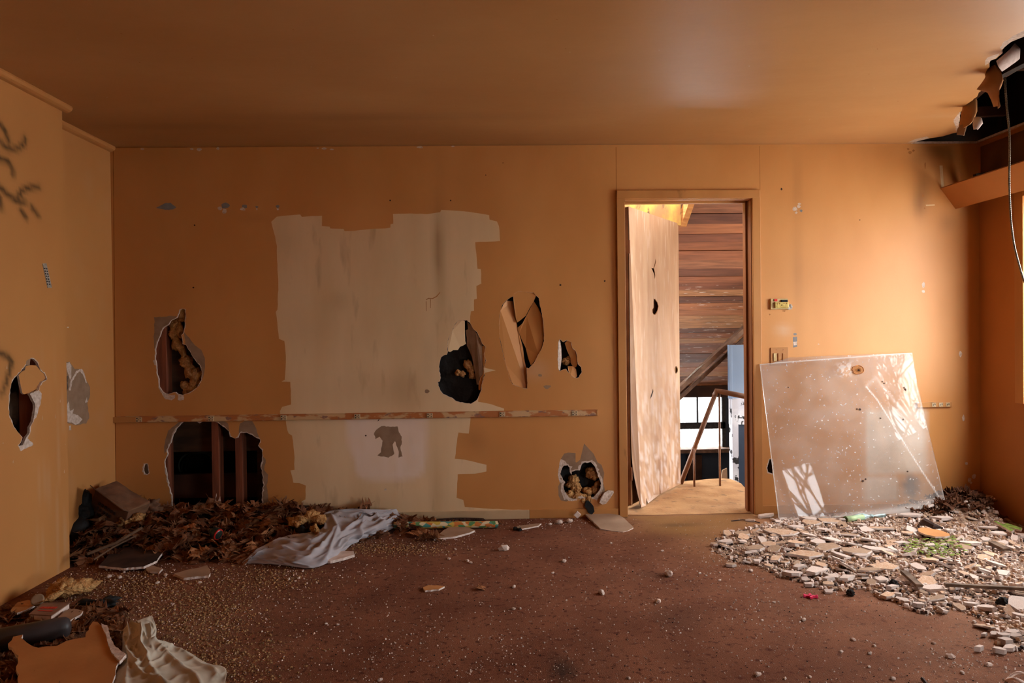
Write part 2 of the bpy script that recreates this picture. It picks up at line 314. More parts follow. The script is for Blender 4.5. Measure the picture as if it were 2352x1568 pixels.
# chipped spots
def chip(px, py, r, m, sq=.7):
    c = onY(px, py); k = 9; rr = r / 350
    patches.append(([(c.x + rr * random.uniform(.7, 1.2) * math.cos(6.283 * i / k), c.z + sq * rr * random.uniform(.7, 1.2) * math.sin(6.283 * i / k)) for i in range(k)], m))
patches.append((rough(WP([(358, 477), (368, 472), (380, 466), (392, 466), (405, 476), (398, 481), (380, 482)]), .01, .001), BL))
for px, py, r, m, q in ((516, 472, 10, BL, .6), (505, 478, 5, GY, .8), (516, 485, 6, GY, 1), (561, 474, 7, BL, .6), (558, 480, 6, GY, .7), (590, 475, 4, BL, .6), (590, 480, 2, GY, 1.2), (638, 474, 5, BL, .8), (638, 480, 3, GY, .8),
        (327, 342, 4, GY, .5), (440, 342, 4, GY, .5), (457, 343, 6, GY, .6), (501, 341, 4, GY, .7), (745, 341, 7, GY, .4), (762, 343, 5, GY, .4), (965, 338, 8, GY, .3), (1040, 336, 4, GY, .4), (730, 340, 3, GY, .5),
        (1826, 767, 5, BL, .6), (1826, 480, 6, GY, .8), (1834, 474, 5, GY, .8), (1840, 484, 4, BL, .8), (1829, 488, 3, GY, 1), (1836, 468, 4, GY, .6), (2121, 654, 4, GY, 1.6), (2121, 669, 4, GY, 1), (2206, 812, 4, GY, 2), (2213, 960, 3.5, GY, 2.2), (2220, 1064, 4, GY, 1),
        (2237, 1094, 5.5, GY, 1), (2227, 1102, 5, GY, 1.2), (2230, 1108, 3, GY, 1), (2090, 350, 4, SEAM, 1), (2098, 346, 3, SEAM, 1), (2086, 342, 3, SEAM, .8), (2125, 380, 2, SEAM, 4), (2120, 449, 3, SEAM, 1), (2123, 460, 2, SEAM, 1), (2124, 478, 2, SEAM, 1), (1795, 434, 2.5, NH, 1.2),
        (896, 460, 2, NH, 1), (1035, 460, 2, NH, 1), (447, 517, 2, NH, 1), (444, 660, 2, NH, 1), (1287, 654, 2.5, NH, 1), (1389, 645, 2.2, NH, 1), (1116, 402, 1.2, NH, 1), (1155, 374, 1.2, NH, 1), (1768, 722, 2, SEAM, 1), (1801, 714, 4, SEAM, .5), (1880, 790, 2, GY, .6),
        (2250, 592, 1.5, NH, 1), (1700, 470, 1.5, SEAM, 1), (1975, 505, 1.3, NH, 1), (840, 1000, 2, NH, 1), (1971, 850, 8, SEAM, .7), (1972, 850, 3, NH, .8), (885, 1124, 3, GY, 1), (980, 898, 6, PA, .8), (1240, 862, 5, PA, .7), (1257, 888, 8, PA, .6), (1122, 850, 3, CR_, .5)):
    chip(px, py, r, m, q)
patches.append((WP([(1821, 774), (1831, 773), (1831, 796), (1822, 798)]), BL)); patches.append((WP([(1822, 785), (1831, 784), (1830, 792), (1823, 793)]), GY))
patches.append((WP([(2158, 380), (2165, 380), (2168, 428), (2162, 430)]), CR_))
patches.append((WP([(2126, 470), (2147, 469), (2147, 472), (2127, 473)]), CR_))
# hairline crack and drip marks on the cream patch
patches.append((WP(Z(600, 440, 2.8, [(1060, 693), (1075, 683), (1100, 685), (1125, 672), (1150, 645), (1152, 648), (1130, 676), (1102, 690), (1078, 688), (1062, 697)])), SEAM))
patches.append((WP(Z(600, 440, 2.8, [(1058, 705), (1062, 705), (1062, 768), (1059, 768)])), SEAM)); patches.append((WP(Z(600, 440, 2.8, [(1087, 690), (1091, 690), (1090, 748), (1087, 748)])), SEAM))
patches.append((WP(Z(550, 900, 3.92, [(1258, 222), (1262, 240), (1255, 258), (1240, 265), (1252, 250), (1254, 232)])), NH))
primer_poly = WP(Z(550, 900, 3.92, [(955, 228), (975, 480), (1010, 560), (1045, 640), (1060, 740), (1110, 780), (1200, 800), (1380, 795), (1580, 780), (1650, 730), (1670, 660), (1685, 560), (1695, 228)]))
def m_primer(u, v):
    P = np.stack([u, v], 1); ins = inpoly(P, primer_poly); d = segdist(u, v, primer_poly + primer_poly[:1]); d = np.where(ins, d, -d)
    e = np.clip(d / .03 + .5, 0, 1); streak = .75 + .25 * soft_noise(u * 1.0, v * .4, 22, 3); return e * streak
stains = [(onY(720 + 600, 1000), .12, .05, .0)]
def m_stain(u, v):
    s = np.zeros(len(u))
    def b(px, py, rx, ry, a):
        nonlocal s
        c = onY(px, py); s = s + a * blob(u, v, (c.x, c.z), rx / 350, ry / 350)
    b(1005, 570, 10, 60, .5); b(1012, 640, 14, 220, .35); b(985, 830, 18, 70, .35); b(860, 900, 120, 45, .3); b(780, 690, 25, 22, .25); b(720, 760, 60, 60, .15); b(930, 880, 40, 60, .25); b(1000, 1080, 14, 90, .3)
    b(700, 1090, 40, 30, .12); b(660, 560, 30, 30, .12); b(1090, 1010, 30, 30, .3); b(1060, 420, 40, 60, .12); b(1832, 590, 12, 190, .22); b(1832, 420, 8, 60, .25)
    b(2120, 420, 22, 60, .55); b(2160, 350, 35, 20, .5); b(2110, 470, 14, 30, .35); b(2175, 510, 20, 25, .3); b(2105, 365, 20, 20, .3); b(580, 500, 30, 10, .2); b(1990, 900, 50, 14, .15)
    n = soft_noise(u, v, 2.6, 5); return s * (1 + .5 * n) + .10 * np.clip(n + .1, 0, 1)
wdk = WP([(1984, 935)] * 1)[0]
def m_white(u, v):   # pale rectangles behind the leaning sheet, pale blots beside the door
    a, b = WP([(1988, 940), (2128, 1085)]); c, d = WP([(1985, 1095), (2062, 1150)])
    def rect(x0, x1, z0, z1, s=.03): return np.clip((u - x0) / s + .5, 0, 1) * np.clip((x1 - u) / s + .5, 0, 1) * np.clip((v - z0) / s + .5, 0, 1) * np.clip((z1 - v) / s + .5, 0, 1)
    return .85 * rect(a[0], b[0], b[1], a[1]) + .75 * rect(c[0], d[0], d[1], c[1]) + .35 * blob(u, v, WP([(1800, 758)])[0], .05, .035) + .2 * blob(u, v, WP([(1230, 850)])[0], .08, .06)
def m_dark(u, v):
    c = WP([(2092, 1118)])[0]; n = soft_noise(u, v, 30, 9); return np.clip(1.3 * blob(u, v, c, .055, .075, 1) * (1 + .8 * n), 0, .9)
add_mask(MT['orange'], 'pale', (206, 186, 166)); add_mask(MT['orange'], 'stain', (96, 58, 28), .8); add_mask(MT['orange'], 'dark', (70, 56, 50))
add_mask(MT['cream'], 'primer', (232, 212, 196)); add_mask(MT['cream'], 'stain', (158, 126, 88), .9)
wb = sheet('wall_back', lambda a, b, d: (a, D + d, b), outer, [doorhole] + [HOLES[k] for k in 'ABCDEFIJ'], patches,
      ['orange', 'gyp', 'paper', 'cream', 'chip_blue', 'orange_seam', 'hole_dark'], .012, .03, (0, -1, 0),
      dict(primer=m_primer, stain=m_stain, pale=m_white, dark=m_dark))
props(wb, kind='structure')
# pieces of broken board still hanging in the holes (children of the wall)
def flap(px, depths, mf, name='broken_flap', parent=None, th=.011, mats=None, fn=onY):
    """px outline, one depth behind the wall face per point"""
    pts = [fn(x, y, D + d) for (x, y), d in zip(px, depths)]
    mb = MB(); mb.prism(pts, (0, -1, 0), th, 0, 1, 2)
    me = link(name, mb, [mf, 'gyp', 'paper'], parent or wb, bevel=0); return me
q = Z(1130, 650, 6.03, [(205, 240), (290, 250), (305, 350), (325, 460), (345, 560), (360, 660), (400, 780), (430, 900), (445, 1040), (475, 1170), (492, 1300), (486, 1460), (400, 1445), (290, 1400), (240, 1310), (190, 1120), (140, 900), (100, 700), (100, 540), (120, 380), (160, 290)])
flap(q, [.02, .045, .045, .045, .04, .035, .035, .035, .03, .03, .025, .02, .006, .004, .004, .004, .004, .004, .004, .006, .012], 'orange')
q = Z(1130, 650, 6.03, [(300, 135), (370, 112), (480, 122), (580, 130), (612, 170), (580, 250), (520, 350), (470, 450), (400, 510), (352, 545), (330, 480), (310, 350), (296, 200)])
flap(q, [.004, .004, .004, .004, .008, .012, .016, .02, .024, .026, .022, .014, .006], 'orange')
q = Z(1130, 650, 6.03, [(580, 250), (640, 340), (690, 450), (714, 600), (718, 760), (690, 890), (640, 990), (590, 1080), (540, 1140), (500, 1040), (470, 900), (420, 800), (380, 700), (352, 620), (420, 560), (480, 450)])
flap(q, [.03, .03, .025, .02, .018, .012, .008, .006, .006, .02, .03, .032, .034, .034, .03, .03], 'orange')
q = Z(1130, 650, 6.03, [(1010, 830), (1045, 795), (1100, 825), (1108, 900), (1160, 940), (1172, 1030), (1185, 1120), (1165, 1165), (1140, 1170), (1100, 1120), (1080, 1020), (1040, 930)])
flap(q, [.012, .006, .006, .008, .008, .01, .012, .02, .022, .022, .02, .016], 'orange')
q = Z(1130, 650, 6.03, [(925, 800), (945, 780), (960, 900), (965, 1040), (945, 1210), (925, 1200), (912, 1080), (914, 900)])
flap(q, [.0, .004, .02, .022, .008, .0, .0, .0], 'gyp')
q = Z(1130, 650, 6.03, [(1050, 1150), (1120, 1150), (1165, 1190), (1180, 1290), (1150, 1318), (1090, 1270), (1062, 1220)])
flap(q, [.02, .02, .02, .012, .004, .004, .008], 'orange')
q = Z(990, 720, 6.81, [(430, 108), (490, 102), (528, 115), (530, 300), (535, 430), (548, 470), (500, 500), (450, 520), (420, 570), (350, 570), (300, 600), (268, 590), (262, 500), (262, 430), (295, 350), (340, 260), (370, 180)])
flap(q, [.004, .004, .008, .016, .022, .024, .022, .02, .018, .012, .008, .005, .004, .004, .004, .004, .004], 'cream')
q = Z(990, 720, 6.81, [(565, 130), (620, 170), (700, 290), (750, 370), (800, 470), (800, 600), (815, 840), (810, 950), (760, 1000), (745, 1110), (715, 1110), (700, 1000), (670, 830), (640, 680), (600, 580), (560, 500), (560, 380), (540, 260), (578, 245)])
flap(q, [.012, .008, .006, .006, .006, .008, .006, .006, .012, .02, .03, .034, .034, .034, .034, .034, .03, .025, .02], 'paper')
q = Z(990, 720, 6.81, [(800, 500), (848, 515), (832, 640), (850, 730), (826, 840), (832, 940), (800, 1080), (770, 1200), (745, 1190), (745, 1110), (770, 1000), (812, 950), (800, 780), (795, 620)])
flap(q, [.01, .002, .002, .002, .002, .002, .002, .004, .02, .022, .012, .01, .01, .01], 'orange')
# ---- wall cavity: studs, tar paper, glass wool, outer sheathing ------------
S1 = D + .012
def stud(px, wpx, name='stud', y0=S1, dep=.085, z0=0, z1=ZC, mat='stud'):
    c = onY(px, 900, y0); wd = wpx / 350; mb = MB(); mb.box((c.x, y0 + dep / 2 + .001, (z0 + z1) / 2), (wd, dep, z1 - z0)); return props(link(name, mb, mat), kind='structure')
stud(371, 22, 'trim_1'); stud(492, 15, 'trim_2'); stud(546, 15, 'trim_3'); stud(1262, 15, 'trim_4')
mb = MB(); ys = S1 + .09
zc1, zc2 = onY(500, 1036, ys).z, onY(500, 1150, ys).z; xa, xb = onY(395, 1000, ys).x, onY(590, 1000, ys).x
mb.box(((XL + XR) / 2, ys + .01, (ZC + zc1) / 2), (XR - XL, .02, ZC - zc1)) if False else None
dl_, dr_ = .80, 1.80
for x0, x1, z0, z1 in ((XL - .1, dl_, zc1, ZC), (XL - .1, xa, -.05, zc1), (xb, dl_, -.05, zc1), (xa, xb, -.05, zc2 - .12), (dr_, XR + .1, -.05, ZC), (dl_, dr_, 2.16, ZC)):
    mb.box(((x0 + x1) / 2, ys + .01, (z0 + z1) / 2), (x1 - x0, .02, z1 - z0))
props(link('wall_sheathing', mb, 'sheath'), kind='structure')
mb = MB()   # the dark closet behind the sheathing
mb.box((-1.6, ys + .55, .55), (2.0, .02, 1.6)); mb.box((-2.5, ys + .3, .55), (.02, .6, 1.6)); mb.box((-.7, ys + .3, .55), (.02, .6, 1.6)); mb.box((-1.6, ys + .3, 1.3), (2, .6, .02)); mb.box((-1.6, ys + .3, -.04), (2, .6, .02))
props(link('wall_closet', mb, 'darkwood'), kind='structure')
def crumple(name, px0, px1, py0, py1, dep, mat, parent=None, amp=.02, n=26, sc_=9, seed=0):
    a = onY(px0, py0, D + dep); b = onY(px1, py1, D + dep); mb = MB(); vs = []
    for j in range(n + 1):
        for i in range(n + 1):
            x = a.x + (b.x - a.x) * i / n; z = a.z + (b.z - a.z) * j / n
            d = noise.noise(Vector((x * sc_, z * sc_ * .7, seed))) + .5 * abs(noise.noise(Vector((x * sc_ * 2.3, z * sc_ * 2, seed + 4))))
            vs.append((x, D + dep + amp * d, z))
    fs = [(j * (n + 1) + i, j * (n + 1) + i + 1, (j + 1) * (n + 1) + i + 1, (j + 1) * (n + 1) + i) for j in range(n) for i in range(n)]
    mb.add(vs, fs); k = len(vs); mb.add([(x, y + .004, z) for x, y, z in vs], [f[::-1] for f in fs])
    return link(name, mb, mat, parent, smooth=True)
crumple('building_paper', 1000, 1350, 640, 940, .075, 'blackpaper', wb, .025, seed=2)
crumple('building_paper', 1268, 1415, 1000, 1166, .085, 'blackpaper', wb, .02, seed=5)
def tuft(name, pts, rad, mat='insul', parent=None, seed=0, sub_=3, label=None, squash=(1, 1, 1), amp=.35, freq=1.6):
    """a lumpy wad made of a chain of noisy spheres fused by overlap into one surface"""
    bm = bmesh.new()
    bmesh.ops.create_icosphere(bm, subdivisions=sub_ + 1, radius=1)
    P = [Vector(p) for p in pts]; n = len(P)
    for v in bm.verts:
        d = v.co.normalized()
        best = -9
        # support-like star shape around the chain's middle
        c = sum(P, Vector()) / n
        r = 0
        for p, rr in zip(P, rad):
            q_ = p - c; bq = q_.dot(d); disc = bq * bq - q_.length_squared + rr * rr
            if disc >= 0: r = max(r, bq + math.sqrt(disc))
        if r <= 0: r = min(rad) * .6
        r *= 1 + amp * noise.noise(d * freq * 2 + Vector((seed, 0, 0))) + amp * .5 * noise.noise(d * freq * 6 + Vector((seed, 3, 0)))
        v.co = c + Vector((d.x * squash[0], d.y * squash[1], d.z * squash[2])) * r
    mb = MB(); mb.add([v.co[:] for v in bm.verts], [tuple(v.index for v in f.verts) for f in bm.faces]); bm.free()
    o = link(name, mb, mat, parent, smooth=True)
    if label: o['label'] = label
    return o
def cav(px, py, d): return onY(px, py, D + d)
def wool(pxs, d, r, seed, sq=(1, .8, 1), parent=None, **k):
    return tuft('insulation', [cav(a, b, d) for a, b in pxs], [q / 350 for q in r], parent=parent or wb, seed=seed, squash=sq, **k)
wool([(400, 740), (402, 765), (408, 790)], .06, (13, 14, 13), 1); wool([(418, 800), (428, 830), (440, 855)], .06, (11, 14, 16), 2)
wool([(450, 860), (452, 880), (440, 895)], .055, (15, 16, 12), 3); wool([(425, 885), (430, 900)], .06, (10, 10), 4)
wool([(405, 715), (416, 730), (415, 760)], .05, (9, 10, 12), 6)
wool([(1075, 838), (1082, 848), (1084, 862)], .055, (10, 9, 8), 7); wool([(1052, 856), (1062, 858)], .05, (7, 7), 8); wool([(1300, 830), (1308, 825)], .045, (9, 8), 9)
wool([(1318, 1102), (1322, 1118), (1308, 1112)], .05, (12, 13, 8), 10); wool([(1358, 1085), (1365, 1090)], .05, (13, 12), 11)
wool([(1308, 1135), (1325, 1140), (1340, 1142)], .03, (10, 12, 9), 12); wool([(1350, 1128), (1366, 1125), (1372, 1112)], .045, (11, 10, 7), 13); wool([(1340, 1150), (1352, 1146)], .0, (6, 7), 14, (1, .6, 1))
# lower closet contents seen through the big hole: a coil and a brown ledge
mb = MB(); c = cav(455, 1075, .3); mb.tube([(c.x + .13 * math.cos(t), c.y + .03 * math.sin(2 * t), c.z + .12 * math.sin(t)) for t in np.linspace(0, 6.283, 30)], .006, 8, cap=False)
for k in range(2): mb.tube([(c.x + (.12 - k * .02) * math.cos(t), c.y + .02 + .02 * k, c.z - .01 * k + .11 * math.sin(t)) for t in np.linspace(0, 6.283, 30)], .004, 6, cap=False)
MT['dullgreen'] = pmat('dull_green_hose', (70, 74, 62), rough=.5)
props(link('hose_coil', mb, 'dullgreen'), 'thin dull green hose coil in the dark closet behind the big wall hole', 'hose')
MT['ledge'] = pmat('brown_board', (84, 48, 30), (58, 34, 22), 6, .8, .2, world=True)
mb = MB(); a = cav(395, 1095, .14); b = cav(600, 1140, .14); mb.box(((a.x + b.x) / 2, a.y + .05, (a.z + b.z) / 2), (b.x - a.x + .1, .04, .16))
props(link('trim_5', mb, 'ledge'), kind='structure')

mb = MB(); mb.box(((XL + XR) / 2 - .1, (Y0 + D) / 2, -.047), (XR - XL + .6, D - Y0 + .32, .026)); props(link('floor_light_block', mb, 'darkwood'), kind='structure')  # unseen box added under the floor to keep daylight out of the wall cavity
wool([(419, 712), (418, 722)], .03, (9, 10), 15)
# ---- baseboard, raceway ----------------------------------------------------
BT = onY(1420, 1166).z
MT['basecream'] = pmat('cream_baseboard', (198, 172, 136), (184, 156, 118), 6, .5, .1, world=True)
def base(x0, x1, mat, n):
    mb = MB(); mb.box(((x0 + x1) / 2, D - .006, BT / 2), (x1 - x0, .012, BT)); return props(link(n, mb, mat, bevel=.003), kind='structure')
xc = onY(1216, 1180).x
base(XL, xc, 'basecream', 'baseboard_back'); base(xc, onY(1420, 1170).x, 'trimpaint', 'baseboard_middle'); base(onY(1750, 1170).x, XR, 'trimpaint', 'baseboard_corner')
MT['race'] = pmat('chipped_raceway_paint', (172, 104, 54), (196, 160, 116), 9, .55, .2, 60, (1, 1, 2), .003, .4, 6, lo=.48, hi=.54, world=True, extra=((134, 96, 80), 16, .6, .05))
MT['outlet'] = pmat('cream_outlet_plastic', (202, 180, 146), (180, 152, 112), 40, .4, 0)
MT['black'] = pmat('black_recess', (16, 13, 11), rough=.8, bump=0)
MT['raceend'] = pmat('tan_raceway_cap', (186, 130, 74), rough=.5, bump=.05)
zr = .690; xa, xb = onY(270, 957).x, onY(1373, 942).x
T = thing('surface_raceway', 'long paint-chipped metal raceway strip with small outlets running along the wall below the cream patch', 'raceway', ((xa + xb) / 2, D, zr - .018))
mb = MB(); mb.box(((xa + .06 + xb) / 2, D - .009, zr), (xb - xa - .06, .018, .034)); mb.box(((xa + xb) / 2, D - .004, zr), (xb - xa, .006, .042)); link('channel', mb, 'race', T, bevel=.0015)
mb = MB(); mb.box((xa + .06, D - .010, zr), (.16, .022, .037)); link('end_cap', mb, 'raceend', T, bevel=.002)
mb = MB(); mb.box((xb - .006, D - .010, zr), (.012, .022, .037)); link('end_cap', mb, 'raceend', T, bevel=.002)
for px in (322, 487, 653, 821.7, 987.5, 1153.5, 1319):
    c = onY(px, 950); mb = MB(); mb.box((c.x, D - .0195, zr), (.038, .005, .030)); o = link('outlet', mb, 'outlet', T, bevel=.001)
    mb = MB()
    for sx_, sz in ((-1, 1), (-1, -1), (1, 1), (1, -1)): mb.box((c.x + sx_ * .010, D - .0222, zr + sz * .008), (.003 if sx_ > 0 else .007, .002, .007))
    mb.box((c.x, D - .0222, zr), (.005, .002, .003)); sub('slot', mb, 'black', o, T)
c0, c1 = onY(2131, 929), onY(2184, 929)
T = thing('wall_outlet_strip', 'short tan outlet strip stub on the wall beside the leaning clear sheet', 'raceway', ((c0.x + c1.x) / 2, D, c0.z - .02))
mb = MB(); mb.box(((c0.x - .08 + c1.x) / 2, D - .008, c0.z), (c1.x - c0.x + .08, .016, .035)); link('channel', mb, 'trimpaint', T, bevel=.002)
for k in range(3):
    x = c0.x + (c1.x - c0.x) * (.2 + .3 * k); mb = MB(); mb.box((x, D - .017, c0.z), (.026, .003, .026)); o = link('outlet', mb, 'outlet', T)
    mb = MB(); mb.box((x - .006, D - .0188, c0.z), (.003, .002, .012)); mb.box((x + .006, D - .0188, c0.z + .003), (.004, .002, .012)); sub('slot', mb, 'black', o, T)

# ---- left walls ------------------------------------------------------------
LN = lambda pts: [(p.y, p.z) for p in (onX(a, b, XN) for a, b in pts)]
LR = lambda pts: [(p.y, p.z) for p in (onX(a, b, XL) for a, b in pts)]
holeG = rough(LN(Z(0, 800, 6.27, [(262, 372), (290, 400), (255, 420), (205, 440), (170, 510), (150, 600), (140, 720), (132, 860), (130, 960), (180, 1050), (200, 1120), (250, 1190), (290, 1250), (325, 1280), (300, 1340), (270, 1400), (340, 1390), (420, 1230), (430, 1140), (490, 1020), (500, 920), (500, 780), (470, 740), (430, 655), (350, 660), (322, 640), (290, 520), (270, 400)])), .012, .002)
G_px = Z(0, 800, 6.27, [(240, 390), (200, 440), (165, 510), (148, 600), (140, 720), (132, 860), (130, 960), (175, 1050), (200, 1120), (250, 1190), (325, 1278), (300, 1350), (268, 1405), (330, 1390), (385, 1270), (425, 1225), (430, 1140), (480, 1040), (495, 930), (510, 850), (500, 780), (460, 720), (430, 655), (560, 600), (570, 540), (610, 480), (680, 440), (640, 360), (590, 320), (540, 210), (490, 150), (440, 145), (430, 240), (370, 250), (300, 330)])
holeG = rough(LN(G_px), .012, .002)
pG = [(grow(holeG, .004, .004), 1), (rough(LN(Z(0, 800, 6.27, [(430, 655), (560, 600), (600, 650), (590, 780), (550, 900), (520, 1000), (460, 1060), (440, 1200), (400, 1300), (480, 1370), (480, 1390), (290, 1480), (268, 1405), (385, 1270), (430, 1140), (500, 920), (500, 780)])), .01, .002), 1),
      (rough(LN(Z(0, 800, 6.27, [(300, 330), (330, 310), (375, 240), (380, 180), (440, 140), (440, 250), (370, 260)])), .01, .001), 2)]
GRAF = [[(0, 285), (12, 300), (20, 325)], [(0, 325), (18, 342), (40, 342), (55, 330), (58, 318)], [(0, 365), (20, 372), (30, 390), (30, 402)], [(0, 430), (18, 448), (38, 460), (58, 464)], [(38, 456), (52, 436), (72, 430), (90, 430)], [(48, 482), (60, 500)], [(72, 475), (88, 495)], [(0, 812), (18, 818), (27, 832), (22, 850), (14, 880), (4, 905)], [(0, 455), (4, 478)]]
def m_spray(u, v):
    s = np.zeros(len(u))
    for g in GRAF:
        d = segdist(u, v, LN(g)); s = np.maximum(s, 1 / (1 + (d / .013) ** 3.2))
    return s * (.95 + .3 * soft_noise(u, v, 30, 2))
def m_scuff(u, v):
    n = np.array([noise.noise(Vector((a * 45, b * 3, 1))) for a, b in zip(u, v)]); near = np.clip((u - 3.45) / .1, 0, 1) * np.clip((1.35 - v) / .3, 0, 1)
    return np.clip((n - .1) * 1.6, 0, 1) * near * .6
add_mask(MT['leftwall'], 'spray', (58, 42, 16), .9); add_mask(MT['leftwall'], 'scuff', (196, 160, 124), .7)
for i in range(14):
    u = random.uniform(3.0, 3.78); v = random.uniform(.5, 1.25); pG.append(([(u, v), (u + .003, v), (u + .003, v + random.uniform(.004, .03)), (u, v + .006)], 1))
wl = sheet('wall_left', lambda a, b, d: (XN - d, a, b), [(Y0, -.03), (Y0, ZC), (YN, ZC), (YN, -.03)], [holeG], pG, ['leftwall', 'gyp', 'paper'], .012, .02, (1, 0, 0), dict(spray=m_spray, scuff=m_scuff))
props(wl, kind='structure')
def flapL(px, depths, mf, X, parent):
    pts = [onX(x, y, X - d) for (x, y), d in zip(px, depths)]
    mb = MB(); mb.prism(pts, (1, 0, 0), .010, 0, 1, 2); return link('broken_flap', mb, [mf, 'gyp', 'paper'], parent)
flapL(Z(0, 800, 6.27, [(370, 255), (440, 240), (520, 245), (575, 310), (640, 350), (665, 420), (600, 480), (560, 570), (420, 640), (350, 660), (322, 640), (300, 540), (268, 380), (310, 335), (360, 310)]), [.008, .006, .006, .003, .003, .006, .01, .014, .016, .018, .018, .016, .01, .006, .008], 'leftwall', XN, wl)
flapL(Z(0, 800, 6.27, [(430, 645), (560, 600), (585, 640), (560, 740), (520, 800), (470, 740)]), [.006, .01, .004, .004, .01, .01], 'gyp', XN, wl)
mb = MB(); mb.box((XN - .12, 2.6, 1.2), (.02, 2.6, 2.4)); props(link('wall_left_lining', mb, 'sheath'), kind='structure'); mb = MB(); mb.box((XN - .06, YN - .20, 1.2), (.09, .038, 2.4)); props(link('trim_17', mb, 'stud'), kind='structure')
mb = MB(); mb.box((XL / 2 + XN / 2 - .063, YN - .006, 1.2), (XN - XL + .1, .012, 2.5)); props(link('wall_left_return', mb, 'leftwall'), kind='structure')
H_px = Z(0, 800, 6.27, [(935, 380), (985, 400), (975, 480), (985, 560), (950, 660), (900, 660), (900, 400)])
holeH = LR(H_px)
pH = [(rough(LR(Z(0, 800, 6.27, [(900, 200), (1000, 190), (1040, 240), (1080, 300), (1150, 290), (1200, 330), (1250, 470), (1300, 560), (1290, 700), (1260, 780), (1285, 1000), (1240, 1080), (1100, 1100), (900, 1060)])), .015, .003), 2),
      (rough(LR(Z(0, 800, 6.27, [(940, 210), (1000, 195), (1030, 250), (1025, 420), (1010, 460), (985, 380), (950, 260)])), .01, .002), 1),
      (rough(LR(Z(0, 800, 6.27, [(1030, 440), (1100, 320), (1180, 290), (1215, 360), (1250, 490), (1240, 500), (1190, 370), (1150, 330), (1110, 360), (1040, 480), (1020, 600), (995, 600), (1005, 500)])), .01, .002), 1),
      (rough(LR(Z(0, 800, 6.27, [(900, 820), (960, 820), (990, 760), (1010, 900), (1060, 870), (1050, 940), (1120, 960), (1190, 1020), (1140, 1080), (1090, 1100), (1040, 1070), (980, 1060), (930, 1020), (900, 1030)])), .01, .002), 1),
      (rough(LR(Z(0, 800, 6.27, [(1250, 700), (1265, 770), (1225, 780)])), .01, .002), 1), (rough(LR(Z(0, 800, 6.27, [(990, 1110), (1020, 1110), (1025, 1180), (995, 1180)])), .01, .002), 1),
      (LR([(154, 750), (158, 750), (158, 753), (154, 753)]), 1)]
wr = sheet('wall_recess', lambda a, b, d: (XL - d, a, b), [(YN - .1, -.03), (YN - .1, ZC), (D, ZC), (D, -.03)], [holeH], pH, ['leftwall', 'gyp', 'paper'], .012, .03, (1, 0, 0), dict(scuff=lambda u, v: .25 * np.clip(soft_noise(u, v, 9, 4), 0, 1)))
props(wr, kind='structure')
mb = MB(); mb.box((XL - .1, 4.2, 1.2), (.02, 1, 2.5)); props(link('wall_recess_lining', mb, 'darkwood'), kind='structure')
# ceiling-edge mouldings on the two left walls
def cove(name, x, y0, y1, mat='leftwall'):
    mb = MB(); pr = [(0, 0), (.034, 0), (.036, -.010), (.030, -.022), (.018, -.030), (.004, -.034), (0, -.034)]
    vs = [(x + a, y, ZC + b) for y in (y0, y1) for a, b in pr]; k = len(pr)
    mb.add(vs, [(i, (i + 1) % k, k + (i + 1) % k, k + i) for i in range(k)] + [tuple(range(k))[::-1], tuple(range(k, 2 * k))]); return props(link(name, mb, mat), kind='structure')
cove('trim_6', XN, Y0, YN + .035); cove('trim_7', XL, YN - .08, D - .002)
# perforated corner-bead scrap on the left wall
T = thing('perforated_plaster_strip', 'short grey perforated metal strip stuck upright on the projecting wall', 'metal strip', onX(107, 633, XN))
a, b = onX(102, 606, XN), onX(112, 660, XN); MT['greyplaster'] = pmat('grey_white_plaster', (176, 168, 158), (140, 130, 120), 90, .9, .4)
mb = MB(); mb.prism([a + Vector((.003, -.018, 0)), a + Vector((.003, .012, .005)), b + Vector((.003, .022, 0)), b + Vector((.003, -.012, -.003))], (1, 0, 0), .003, 0, 0); link('strip', mb, 'greyplaster', T)
mb = MB()
for i in range(7):
    for s in (-.004, .012): mb.box(a.lerp(b, .2 + .11 * i) + Vector((.0035, s - .006, 0)), (.002, .007, .006))
link('perforation', mb, 'black', T)

# ---- ceiling with the torn hole -------------------------------------------
CP = lambda pts: [(p.x, p.y) for p in (onZ(a, b, ZC) for a, b in pts)]
he = CP([(2102, 325), (2135, 318), (2165, 313), (2198, 304), (2203, 285), (2206, 258), (2222, 240), (2240, 226), (2252, 205), (2262, 190), (2266, 160), (2276, 140), (2298, 128), (2306, 110), (2325, 96), (2352, 84), (2390, 60), (2480, 30)])
holeCl = rough([(XR + .05, D + .0), (he[0][0], D + .0)], 1, 0) + rough(he, .03, .008)[:-1] + [(XR + .05, he[-1][1])]
holeCl = [(XR - .02, D - .004), (he[0][0], D - .004)] + [p for p in rough(he + [(XR - .02, he[-1][1])], .03, .007)][:-30] + [(XR - .02, he[-1][1] - .02)]
# keep only the leading run of the ragged edge (the closing run of rough() is discarded above)
rr = []
for a_, b_ in zip(he[:-1], he[1:]):
    L_ = math.dist(a_, b_); k_ = max(1, int(L_ / .03))
    for j in range(k_): t = j / k_; rr.append((a_[0] + (b_[0] - a_[0]) * t + random.uniform(-.006, .006), a_[1] + (b_[1] - a_[1]) * t + random.uniform(-.008, .008)))
holeCl = [(XR - .02, D - .004), (he[0][0], D - .004)] + rr + [(XR - .02, rr[-1][1] - .1)]
pc = [(rough(CP([(2135, 318), (2102, 326), (2085, 327), (2100, 320), (2130, 313)]), .02, .004), 1), (rough(CP([(2198, 304), (2190, 275), (2200, 262), (2206, 258), (2203, 285)]), .02, .003), 1), (rough(CP([(2262, 150), (2268, 132), (2300, 120), (2300, 100), (2350, 70), (2352, 88), (2306, 112), (2276, 142)]), .02, .006), 1)]
